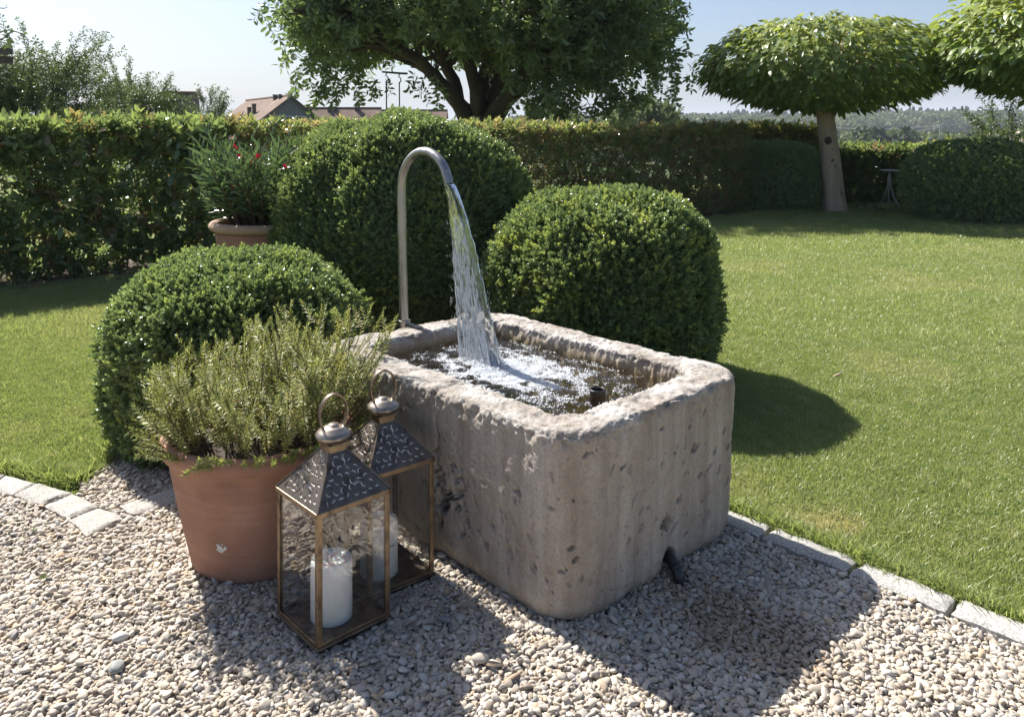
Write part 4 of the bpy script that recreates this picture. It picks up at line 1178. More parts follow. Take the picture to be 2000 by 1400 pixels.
def clipped_shrub(name, cx, cy_, rx, ry, H, label, n, expo=2.4, srcs=None, lump=0.085, young=0.5, mid=0.42, rz=0.0, spr=1.0, seed=0, group=None, twist=0):
    """dome: superellipse plan, widest at mid*H, tucked in at the foot"""
    e = empty(name, (cx, cy_, 0), rz); r = np.random.default_rng(900+seed)
    def surf(th, ph):       # ph -1 (foot) .. 1 (top)
        up = ph >= 0
        a = np.where(up, ph, -ph)*math.pi/2
        rad_ = np.where(up, np.cos(a)**(2/expo), np.cos(a*0.62)**0.8)
        z = np.where(up, mid*H + (1-mid)*H*np.sin(a)**(2/expo), mid*H*(1-np.sin(a)**1.0))
        d = np.stack([np.cos(th)*rx*rad_, np.sin(th)*ry*rad_, z], -1)
        q = d/np.array([rx, ry, H])
        l = 1 + lump*fbm(q*2.3 + seed*7.7, 3)
        d[..., 0] *= l; d[..., 1] *= l; d[..., 2] *= 0.5+0.5*l
        return d
    # inner growth
    nt2, np2 = 64, 40
    T, Ph = np.meshgrid(np.linspace(0, 2*np.pi, nt2, endpoint=False), np.linspace(-1, 0.999, np2), indexing='xy')
    D = surf(T.ravel(), Ph.ravel())
    core = D.copy(); core[:, :2] *= 1-0.055/max(rx, ry)*1.3; core[:, 2] = core[:, 2]*(1-0.065/H)
    core = core*(1+0.03*fbm(core*9, 2))[:, None]
    a = (np.arange(np2-1)[:, None]*nt2 + np.arange(nt2)[None, :]).ravel(); b = (np.arange(np2-1)[:, None]*nt2 + ((np.arange(nt2)+1) % nt2)[None, :]).ravel()
    co = link('inner_growth', np_mesh('inner_growth', core, np.stack([a, b, b+nt2, a+nt2], 1), True), M['box_core'], e)
    # sprigs
    m_ = n*3
    th = r.uniform(0, 2*np.pi, m_); ph = r.uniform(-1, 1, m_)
    # area weighting
    eps = 0.01
    p0 = surf(th, np.clip(ph, -.99, .985)); p1 = surf(th+eps, np.clip(ph, -.99, .985)); p2 = surf(th, np.clip(ph+eps, -.98, .995))
    cr = np.cross(p1-p0, p2-p0); ar = np.linalg.norm(cr, axis=1)
    k = r.random(m_) < ar/np.quantile(ar, 0.97)
    p0, cr = p0[k][:n], cr[k][:n]
    nn = cr/np.maximum(np.linalg.norm(cr, axis=1), 1e-12)[:, None]
    out_ = p0/np.array([rx, ry, H]); out_[:, 2] -= 0.25
    nn *= np.where((nn*out_).sum(1) < 0, -1, 1)[:, None]
    n_ = len(p0)
    depth = r.uniform(-0.075, 0.0, n_)*spr
    p = p0 + nn*depth[:, None]
    d = nn + np.array([0, 0, 0.35]) + r.normal(0, 0.42, (n_, 3))
    yv = fbm(p0*5 + seed, 2)
    tint = np.clip((yv-0.25)*1.6, 0, 1)*young*np.clip(0.25+p0[:, 2]/H, 0, 1) * (depth > -0.035) + (r.random(n_) < 0.05*young)*0.8
    sc_ = spr*r.uniform(0.75, 1.25, n_)
    # shoots that have outgrown the last clipping
    lng = (r.random(n_) < 0.035); p = p + nn*(lng*r.uniform(0.01, 0.035, n_)*spr)[:, None]; tint = np.clip(tint + lng*0.5*young*2, 0, 0.95)
    scatter('foliage', e, p, to_euler(frames(d)), sc_, srcs or box_src, tint)
    mb = MB()
    for j in range(5):
        a_ = j*1.3; mb.tube([(0.05*math.cos(a_), 0.05*math.sin(a_), -0.02), (0.2*rx*math.cos(a_), 0.2*ry*math.sin(a_), 0.3*H), (0.5*rx*math.cos(a_), 0.5*ry*math.sin(a_), 0.6*H)], [0.02, 0.014, 0.008], 6)
    mb.build('stems', M['twig'], e)
    tag(e, label, 'shrub', group)
    return e
clipped_shrub('boxwood_shrub', -1.43, 4.22, 0.645, 0.62, 0.945, 'low clipped boxwood dome behind the rosemary pot', 23000, 2.5, seed=1, mid=0.40, young=0.34, group='clipped boxwood around the trough')
clipped_shrub('boxwood_shrub', -0.86, 6.20, 0.975, 0.95, 1.70, 'tall clipped boxwood dome behind the metal spout, largest of the three', 40000, 2.5, seed=2, mid=0.45, young=0.36, group='clipped boxwood around the trough')
clipped_shrub('boxwood_shrub', 0.585, 5.28, 0.745, 0.74, 1.18, 'clipped boxwood dome with yellow-green tips right of the water jet', 27000, 3.1, seed=3, mid=0.40, young=0.75, group='clipped boxwood around the trough')
clipped_shrub('yew_shrub', 5.40, 16.55, 0.98, 0.8, 1.30, 'dark clipped shrub standing left of the leaning tree trunk', 7500, 3.2, box_far, 0.04, 0.05, 0.5, spr=1.5, seed=4, group='clipped shrubs along the far edge of the lawn')
clipped_shrub('yew_shrub', 8.48, 14.6, 1.26, 1.15, 1.38, 'broad clipped shrub at the right end of the lawn', 12000, 2.2, box_far, 0.05, 0.35, 0.45, spr=1.5, seed=5, group='clipped shrubs along the far edge of the lawn')

# ------------------------------------------------------------------ hedges
lau_src = [source(sprig_mesh(30+k, 7, 0.12, 0.092, 0.041, 'oval', 1.1, seg=3), M['laurel']) for k in range(5)]
hed_src = [source(sprig_mesh(40+k, 8, 0.11, 0.074, 0.035, 'oval', 1.15, seg=2), M['hedge_leaf']) for k in range(5)]
V, F = leaf_vf(0.115, 0.050, 0.25, 0.2, 'oval', 4)
leaf_laurel = np_mesh('leaf', V, F, True); leaf_laurel.materials.append(M['laurel'])
def loose_leaves(parent, mesh, pts, D, scl, name='leaf'):
    E_ = to_euler(frames(D))
    for p, e_, s in zip(pts, E_, scl):
        o = bpy.data.objects.new(name, mesh); COL.objects.link(o); o.parent = parent
        o.location = tuple(map(float, p)); o.rotation_euler = tuple(map(float, e_)); o.scale = (float(s),)*3
def hedge(name, a, b, H, depth, label, dens, srcs, spr, top_young, seed, base_gap=0.03, nleaf=0, wav=0.05):
    a = Vector(a); b = Vector(b); L = (b-a).length; u = (b-a)/L
    e = empty(name, (a.x, a.y, 0), math.atan2(u.y, u.x)); r = np.random.default_rng(70+seed)
    # local: x along, y into the hedge, z up
    n = int(dens*L*(H+depth))
    x = r.uniform(0, L, n)
    which = r.random(n)
    front = which < 0.62; top = (which >= 0.62) & (which < 0.80)
    yd = np.where(front, np.abs(r.normal(0, 0.20, n)), r.uniform(0, depth, n))
    z = np.where(top, H - np.abs(r.normal(0, 0.09, n)), base_gap + (H-base_gap)*r.random(n)**1.12)
    prof = wav*fbm(np.stack([x*1.1, z*1.3, 0*x+seed], 1), 3)
    topw = 0.035*fbm(np.stack([x*0.9, yd, 0*x+seed+5], 1), 2)
    z = z + np.where(top, topw, 0)
    z = np.minimum(z, H+topw)
    y = yd + prof - 0.06*(z/H) + 0.10*(z < 0.5)*(0.5-z)
    hole = fbm(np.stack([x*3.0, z*3.0, 0*x+seed*3], 1), 3)
    k = ~(front & (hole > 0.42) & (z < H-0.25))
    x, y, z, front, top, yd = x[k], y[k], z[k], front[k], top[k], yd[k]; n = len(x)
    d = np.stack([r.normal(0, .9, n), np.where(front, -0.7, 0)+r.normal(0, .8, n), np.where(top, 0.7, 0.35)+r.normal(0, .75, n)], 1)
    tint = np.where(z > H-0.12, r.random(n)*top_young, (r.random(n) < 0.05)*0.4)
    scatter('foliage', e, np.stack([x, y, z], 1), to_euler(frames(d)), spr*r.uniform(0.7, 1.3, n), srcs, tint)
    mb = MB(); rr_ = random.Random(seed)
    for j in range(int(L/0.28)):
        x0 = (j+rr_.random())*0.28; y0 = depth*rr_.uniform(0.2, 0.75); h_ = H*rr_.uniform(.75, .96); w_ = rr_.uniform(0.012, 0.024)
        mb.tube([(x0, y0, -0.05), (x0+rr_.gauss(0, .05), y0+rr_.gauss(0, .05), h_*0.35), (x0+rr_.gauss(0, .12), y0+rr_.gauss(0, .1), h_*0.7), (x0+rr_.gauss(0, .16), y0+rr_.gauss(0, .12), h_)], [w_, w_*.8, w_*.55, w_*.3], 6)
        for q in range(11):
            zb = h_*rr_.uniform(.2, .9); an = rr_.uniform(0, 6.28); l_ = rr_.uniform(.2, .5)
            mb.tube([(x0, y0, zb), (x0+math.cos(an)*l_, y0+math.sin(an)*l_*0.8, zb+l_*0.6)], [w_*.45, w_*.2], 5, cap=False)
    mb.build('stems', M['twig'], e)
    if nleaf:
        xs_ = r.uniform(max(0, L-7.2), L, nleaf); zs = r.uniform(0.25, H-0.05, nleaf)
        ys_ = -0.10 + wav*fbm(np.stack([xs_*1.1, zs*1.3, 0*xs_+seed], 1), 3) - 0.06*(zs/H) + r.uniform(-0.03, 0.05, nleaf)
        D = np.stack([r.normal(0, .6, nleaf), -0.5+r.normal(0, .4, nleaf), r.normal(0.0, .6, nleaf)], 1)
        loose_leaves(e, leaf_laurel, np.stack([xs_, ys_, zs], 1), D, r.uniform(0.8, 1.35, nleaf))
    tag(e, label, 'hedge')
    return e
def HP(t): return (-5.25+t, 8.2+0.77*t, 0)
hedge('laurel_hedge', HP(-3.6), HP(1.95), 1.66, 0.70, 'tall glossy-leaved laurel hedge along the left of the lawn', 520, lau_src, 0.92, 0.28, 1, nleaf=300)
hedge('hedge', HP(1.97), HP(9.9), 1.655, 0.70, 'long trimmed hedge with reddish-brown twigs under the big tree', 430, hed_src, 1.0, 0.35, 2)
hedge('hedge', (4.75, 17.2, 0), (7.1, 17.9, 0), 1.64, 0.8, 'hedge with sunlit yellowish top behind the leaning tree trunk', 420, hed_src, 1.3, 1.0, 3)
hedge('hedge', (6.5, 17.5, 0), (9.4, 17.7, 0), 1.16, 0.8, 'low dark hedge between the leaning trunk and the broad shrub', 480, lau_src, 1.15, 0.25, 4)
hedge('hedge', (9.3, 17.9, 0), (14.5, 17.6, 0), 1.2, 0.8, 'hedge behind the broad clipped shrub at the right edge', 300, hed_src, 1.5, 0.5, 5)
# bare mulched strip under the hedges
mb = MB()
u_ = Vector((0.7923, 0.6101, 0)); n_ = Vector((0.6101, -0.7923, 0))
A, B = Vector(HP(-3.6)), Vector(HP(9.9))
for s in range(40):
    p0 = A.lerp(B, s/40); p1 = A.lerp(B, (s+1)/40)
    w0, w1 = (0.22+0.12*math.sin(s*1.7)+0.08*math.sin(s*4.1)), (0.22+0.12*math.sin((s+1)*1.7)+0.08*math.sin((s+1)*4.1))
    z = 0.010
    q = [p0+n_*w0, p1+n_*w1, p1-n_*1.1, p0-n_*1.1]
    mb.add([(v.x, v.y, z) for v in q], [(0, 1, 2, 3)])
tag(mb.build('hedge_soil', M['soil']), 'bare brown soil strip under the hedge', None, kind='structure')
lit = [source(np_mesh('dry_leaf', *leaf_vf(0.06, 0.028, 0.5, 0.5, 'oval', 3)), plain('dry_leaf_brown', (0.20, 0.12, 0.075), 0.8, var=0.4))]
n = 700; t = rng.uniform(-3, 9.5, n); off = np.abs(rng.normal(0, 0.28, n))-0.35
pl = np.stack([-5.25+t+0.61*off, 8.2+0.77*t-0.79*off, np.full(n, 0.018)], 1)
dl = np.concatenate([rng.normal(0, 1, (n, 2)), rng.normal(0, .25, (n, 1))], 1)
tag(scatter('leaf_litter', None, pl, to_euler(frames(dl)), rng.uniform(.6, 1.2, n), lit), 'fallen brown leaves on the soil under the hedge', 'leaf litter')

# ------------------------------------------------------------------ oleander in its pot
OX, OY = -1.87, 6.10
op = empty('terracotta_pot', (OX, OY, 0)); tag(op, 'terracotta pot with pale rim holding the oleander by the hedge', 'pot')
prof = [(0.001, 0), (0.24, 0), (0.255, 0.02)] + [(0.26+0.105*(k/12)**0.8, 0.03+0.74*k/12) for k in range(13)] + [(0.33, 0.80), (0.33, 0.70)]; prof = [(r_, z_*1.09) for r_, z_ in prof]
mb = MB(); mb.lathe(prof, 64); mb.build('pot_body', M['terracotta'], op, True)
mb = MB(); mb.lathe([(0.378+0.034*math.cos(2*math.pi*k/16), 0.888+0.034*math.sin(2*math.pi*k/16)) for k in range(16)], 64, closed=True); mb.build('pot_rim', M['terracotta_rim'], op, True)
mb = MB(); mb.lathe([(0.0, 0.875), (0.352, 0.868)], 40); mb.build('soil', M['soil'], op, True)
ole = empty('oleander', (OX, OY, 0.875)); tag(ole, 'oleander bush with long narrow leaves and crimson flowers', 'oleander')
stems = MB(); lv = MB(); rr = random.Random(21); tips = []
def lance(base, d, L, W, roll):
    V, F = leaf_vf(L, W, 0.25, rr.uniform(-.05, .22), 'lance', 4); lv.add(V, F, mat_from(d, roll, base))
for i in range(150):
    a = rr.uniform(0, 6.28); q = math.sqrt(rr.random())
    p = Vector((0.24*q*math.cos(a), 0.24*q*math.sin(a), 0.0)); lean = Vector((math.cos(a), math.sin(a), 0))*(0.08+0.52*q**1.5)
    L = rr.uniform(0.52, 0.86)*(1.05-0.2*q)
    if rr.random() < 0.35: L *= 0.6
    dd = (Vector((0, 0, 1))+lean+Vector((rr.gauss(0, .08), rr.gauss(0, .08), 0))).normalized(); pts_ = [p]; x = p.copy()
    for k in range(8): dd = (dd + Vector((math.cos(a)*0.03, math.sin(a)*0.03, 0.02))).normalized(); x = x + dd*L/8; pts_.append(x.copy())
    stems.tube(pts_, [0.006*(1-.6*k/8) for k in range(9)], 5, cap=False); tips.append(pts_[-1])
    for k in range(rr.randint(24, 32)):
        t = 0.22+0.78*(k/30.0); t = min(t, 0.995); f = t*8; j = min(int(f), 7); bp = pts_[j].lerp(pts_[j+1], f-j); ax = (pts_[j+1]-pts_[j]).normalized()
        an = (k//3)*1.05 + (k % 3)*2.09 + rr.uniform(-.25, .25)
        e1v = ax.cross(Vector((0.2, 0.95, 0.1))).normalized(); e2v = ax.cross(e1v)
        d = (e1v*math.cos(an)+e2v*math.sin(an) + ax*(0.55+0.9*t**3)).normalized()
        lance(bp, d, rr.uniform(0.085, 0.15), rr.uniform(0.014, 0.021), rr.uniform(0, 6.28))
stems.build('stems', M['twig'], ole)
o = lv.build('leaves', M['oleander'], ole); o['kind'] = 'stuff'
M['crimson'] = foliage('crimson_petals', [(0, (0.42, 0.012, 0.06)), (1, (0.52, 0.02, 0.09))], 0.35, 0.5, 0.3, tcol=1.0)
mb = MB()
for k in range(5):
    V, F = leaf_vf(0.026, 0.022, -0.2, 0.25, 'oval', 3); a = k*2*math.pi/5
    mb.add(V, F, mat_from((math.cos(a), math.sin(a), 0.45), a*0+0.4, Vector((0, 0, 0))))
fm = bpy.data.meshes.new('flower'); fm.from_pydata([tuple(v) for v in mb.v], [], mb.f); fm.update(); fm.materials.append(M['crimson'])
def fl_at(px, py, depth):
    y = depth; z = CAM_H + (HOR-py)/FPX*y; return Vector(((px-1000)/FPX*y-OX, y-OY, z-0.875))
for (px, py, n_) in ((461, 291, 2), (493, 316, 3), (503, 308, 3), (509, 317, 2), (461, 364, 3), (489, 370, 2), (470, 303, 1), (556, 328, 1)):
    c0 = fl_at(px, py, OY-0.34)
    for k in range(n_):
        o = bpy.data.objects.new('flower', fm); COL.objects.link(o); o.parent = ole
        o.location = c0+Vector((rr.gauss(0, .012), rr.gauss(0, .015), rr.gauss(0, .012))); o.rotation_euler = (R(60)+rr.gauss(0, .5), rr.gauss(0, .4), rr.uniform(0, 6.28)); s = rr.uniform(0.8, 1.1); o.scale = (s, s, s)

# ------------------------------------------------------------------ trees
def limb(mb, a, b, r0, r1, bend, rr, n=7, sides=10):
    a = Vector(a); b = Vector(b); L = (b-a).length; pts_ = []
    off = Vector((rr.gauss(0, 1), rr.gauss(0, 1), rr.gauss(0, .4)))*bend*L
    for k in range(n+1):
        t = k/n; p = a.lerp(b, t) + off*math.sin(math.pi*t) + Vector((rr.gauss(0, .012), rr.gauss(0, .012), rr.gauss(0, .012)))*L*(0 < t < 1)
        pts_.append(p)
    mb.tube(pts_, [r0+(r1-r0)*k/n for k in range(n+1)], sides); return pts_
def branchlet_mesh(k, n, L, lL, lW, droop, shape='oval'):
    r = random.Random(500+k); mb = MB(); pts_ = []; x = Vector((0, 0, 0)); d = Vector((0, 0, 1))
    for j in range(8): pts_.append(x.copy()); x = x + d*L/7; d = (d + Vector((r.gauss(0, .1), r.gauss(0, .1), 0))).normalized()
    mb.tube(pts_, [0.006*(1-.7*j/7) for j in range(8)], 4, cap=False)
    for i in range(n):
        t = 0.12+0.88*i/n; f = t*7; j = min(int(f), 6); bp = pts_[j].lerp(pts_[j+1], f-j); a = i*math.pi*0.75+r.uniform(-.4, .4)
        dd = Vector((math.cos(a), math.sin(a), 0.35+r.uniform(-.3, .5)))
        V, F = leaf_vf(lL*r.uniform(.75, 1.15), lW*r.uniform(.8, 1.1), 0.3, r.uniform(0, .35), shape, 3)
        mb.add(V, F, mat_from(dd, r.uniform(0, 6.28), bp + dd.normalized()*0.015))
    me = bpy.data.meshes.new('branchlet'); me.from_pydata([tuple(v) for v in mb.v], [], mb.f); me.update(); return me

# cherry tree behind the hedge
def crown_floor(x): return 2.42 + 0.48*math.exp(-((x+0.15)/0.6)**2) + 0.85*math.exp(-((x+1.5)/0.95)**2) - 0.3*math.exp(-((x-1.5)/.7)**2)
def in_crown(p):
    lo = crown_floor(p.x)
    x, y, z = (p.x-0.05)/3.75, p.y/3.0, (p.z-4.2)/2.3
    return x*x+y*y+z*z < 1.0 and p.z > lo
rr = random.Random(90); TX, TY = -0.58, 15.0
CS = 20.0/15.0
cher = empty('cherry_tree', (TX*CS, TY*CS, CAM_H*(1-CS))); cher.scale = (CS, CS, CS); tag(cher, 'large dark spreading tree with drooping leaves behind the hedge', 'tree')
mb = MB()
mb.tube([(0.0, 0, -0.3), (0.02, 0, 0.2), (0.0, 0, 0.9), (-0.02, 0, 1.6), (-0.05, 0, 2.1)], [0.40, 0.33, 0.285, 0.27, 0.27], 16)
ends = []
mains = [((-0.25, 0, 1.75), (-0.55, -.2, 2.75), (-1.3, -.5, 3.9), (-2.2, -.8, 4.9)), ((-.3, 0.1, 1.9), (-0.9, .3, 2.7), (-2.2, .7, 3.4), (-3.4, .8, 3.7)),
         ((-.05, 0, 2.0), (0.10, .2, 3.0), (.2, .3, 4.2), (.1, .4, 5.6)), ((.15, 0, 1.9), (.5, -.25, 2.8), (1.1, -.6, 3.7), (1.7, -.9, 4.7)),
         ((.2, .05, 1.75), (.8, .1, 2.5), (2.0, .4, 3.1), (3.0, .5, 3.5)), ((0, -.2, 1.9), (-.2, -.9, 2.9), (-.4, -1.8, 3.6), (-.5, -2.5, 4.0)), ((.1, .2, 1.9), (.3, 1.0, 2.9), (.6, 1.9, 3.8), (.8, 2.6, 4.6)),
         ((0.15, -.15, 1.85), (.8, -.8, 2.6), (1.6, -1.6, 3.2), (2.3, -2.0, 3.4)), ((-0.2, -.15, 1.85), (-1.0, -.9, 2.8), (-2.0, -1.6, 3.4), (-2.8, -1.9, 3.5))]
nodes = []
for mm in mains:
    rs = [0.145, 0.105, 0.07, 0.03]; q = [Vector(p) for p in mm]; sm = []
    for k in range(3):
        for j in range(5): sm.append(q[k].lerp(q[k+1], j/5) + Vector((rr.gauss(0, .03), rr.gauss(0, .03), rr.gauss(0, .03))))
    sm.append(q[3]); mb.tube(sm, [float(np.interp(i/15*3, [0, 1, 2, 3], rs)) for i in range(16)], 10)
    nodes += [(sm[i], float(np.interp(i/15*3, [0, 1, 2, 3], rs))) for i in range(5, 16)]
mb.build('trunk', M['bark_dark'], cher, True)
twg = MB(); tips = []
cr = np.random.default_rng(8)
for (p, r0) in nodes:
    for _ in range(5):
        d = Vector((p.x*0.8+rr.gauss(0, 1.0), p.y*0.9+rr.gauss(0, 1.0), rr.gauss(0.35, .55))).normalized(); L = rr.uniform(0.8, 1.5)
        e_ = p + d*L
        for _t in range(6):
            if not in_crown(e_): e_ = p.lerp(e_, .75)
        if e_.z < 2.6 and rr.random() < .5: e_.z = 2.6+rr.random()*.5
        pts_ = limb(twg, p, e_, min(0.05, r0*.5), 0.012, 0.10, rr, 6, 6); tips += [(pts_[3], d), (pts_[4], d), (pts_[5], d), (pts_[6], d)]
        for _k in range(2):
            d2 = (d + Vector((rr.gauss(0, .8), rr.gauss(0, .8), rr.gauss(0, .5)))).normalized(); e2 = e_ + d2*rr.uniform(.3, .7)
            if not in_crown(e2): continue
            q = limb(twg, pts_[5], e2, 0.014, 0.006, 0.08, rr, 4, 5); tips += [(q[2], d2), (q[3], d2), (q[4], d2)]
twg.build('branches', M['bark_dark'], cher)
cb = [source(branchlet_mesh(k, 15, 0.42, 0.135, 0.060, .2), M['cherry']) for k in range(5)]
pp_, dd_ = [], []
for (p, d) in tips:
    for _ in range(1):
        q = p + Vector((rr.gauss(0, .22), rr.gauss(0, .22), rr.gauss(0, .18)))
        if not in_crown(q): continue
        pp_.append(q); dd_.append((d.x+rr.gauss(0, .5), d.y+rr.gauss(0, .5), d.z*0.3-0.30+rr.gauss(0, .45)))
# outer skirt of hanging branchlets, uneven
for _ in range(1300):
    a = rr.uniform(0, 6.28); ph = rr.uniform(-0.62, 1.25)
    l = 1+0.13*float(pnoise(np.array([[math.cos(a)*2.2, math.sin(a)*2.2, ph*2.5]]))[0])
    q = Vector((0.05+3.75*math.cos(a)*math.cos(ph)*l, 3.0*math.sin(a)*math.cos(ph)*l, 4.2+2.3*math.sin(ph)*l))
    if pnoise(np.array([[q.x*0.9, q.y*0.9, q.z*1.1]]))[0] < -0.05: continue
    s = rr.uniform(0.86, 1.0); q = Vector((q.x*s, q.y*s, 4.0+(q.z-4.0)*s))
    if q.z < crown_floor(q.x)+0.05: continue
    pp_.append(q); dd_.append((math.cos(a)*0.7+rr.gauss(0, .4), math.sin(a)*0.7+rr.gauss(0, .4), -0.55+rr.gauss(0, .4)))
# hanging sprays that reach lowest, seen against the sky
def spray(px, py, dy, n, sx_=0.25, sz_=0.2):
    y = TY+dy; c0 = Vector(((px-1000)/FPX*y-TX, dy, CAM_H+(HOR-py)/FPX*y))
    for _ in range(n):
        pp_.append(c0+Vector((rr.gauss(0, sx_), rr.gauss(0, .3), rr.gauss(0, sz_)))); dd_.append((rr.gauss(0, .4), rr.gauss(0, .4), -1+rr.gauss(0, .35)))
for a_ in ((620, 165, -1, 7, .12, .22), (640, 130, -1, 12, .2, .25), (690, 130, -.8, 10, .25, .2), (712, 165, -.8, 2, .1, .05), (735, 145, -.8, 2, .1, .05), (850, 150, -1.2, 5, .15, .1), (1045, 175, -1.2, 9, .15, .15), (1080, 170, -1.4, 16, .3, .25),
           (1100, 205, -1.4, 8, .2, .12), (1170, 160, -1, 14, .35, .2), (1240, 150, -.6, 12, .3, .2), (1290, 130, -.3, 10, .2, .2), (1300, 60, 0, 10, .25, .3), (1320, 100, 0, 6, .15, .2), (560, 15, -.5, 9, .35, .12), (590, 65, -.5, 7, .2, .1), (615, 105, -.7, 6, .18, .1), (1060, 110, -1.8, 12, .3, .3), (1200, 190, -1.0, 8, .25, .1)):
    spray(*a_)
scatter('crown', cher, np.array([tuple(p) for p in pp_]), to_euler(frames(np.array(dd_))), cr.uniform(.75, 1.2, len(pp_)), cb)
V, F = leaf_vf(0.125, 0.058, 0.3, 0.25, 'oval', 4); lm = np_mesh('leaf', V, F, True); lm.materials.append(M['cherry'])
pa = np.array([tuple(p) for p in pp_]); score = -pa[:, 1] + 0.0*pa[:, 2]; vis = (pa[:, 2] < 2.75); idx = np.where(vis)[0]; idx = idx[np.argsort(-score[idx])][:300]
loose_leaves(cher, lm, pa[idx] + cr.normal(0, .08, (len(idx), 3)) - np.array([0, .15, 0]), np.stack([cr.normal(0, .5, len(idx)), cr.normal(0, .5, len(idx)), -1+cr.normal(0, .4, len(idx))], 1), cr.uniform(.8, 1.2, len(idx)))

# swing hanging from the cherry tree
M['rope'] = plain('weathered_rope', (0.10, 0.085, 0.07), 0.9)
M['wood_grey'] = plain('weathered_wood', (0.14, 0.115, 0.095), 0.85, var=0.35, nscale=20, stretch=(0.2, 1, 1))
sy0 = 18.6; sw = empty('swing', ((757-1000)/FPX*sy0+0.1, sy0, 0.30)); sw.scale = (1.25, 1.25, 1.15); tag(sw, 'rope swing hanging from the big tree above the hedge', 'swing')
for s, dx, dy in ((0, -0.1, 0.0), (1, 0.098, 0.38)):
    mb = MB(); mb.tube([(dx, dy, 0.02), (dx-0.006*s, dy, 1.2), (dx-0.012*s-0.002, dy, 2.13)], 0.012, 8); mb.build('rope', M['rope'], sw)
    mb = MB(); mb.tube([(dx-0.012*s, dy, 2.11), (dx-0.012*s+0.03, dy, 2.15), (dx-0.012*s+0.025, dy, 2.21), (dx-0.012*s-0.015, dy, 2.23), (dx-.012*s, dy, 2.29)], 0.012, 6); mb.build('hook', M['plastic'], sw)
mb = MB(); mb.box(-0.13, 0.13, -0.03, 0.41, -0.01, 0.018); mb.build('seat', M['wood_grey'], sw, bevel=0.004)
mb = MB(); mb.tube([(-0.16, -0.1, 2.30), (0.10, 0.40, 2.31), (0.2, 0.6, 2.32)], [0.018, 0.022, 0.022], 8); mb.build('hanging_bar', M['bark_dark'], sw)

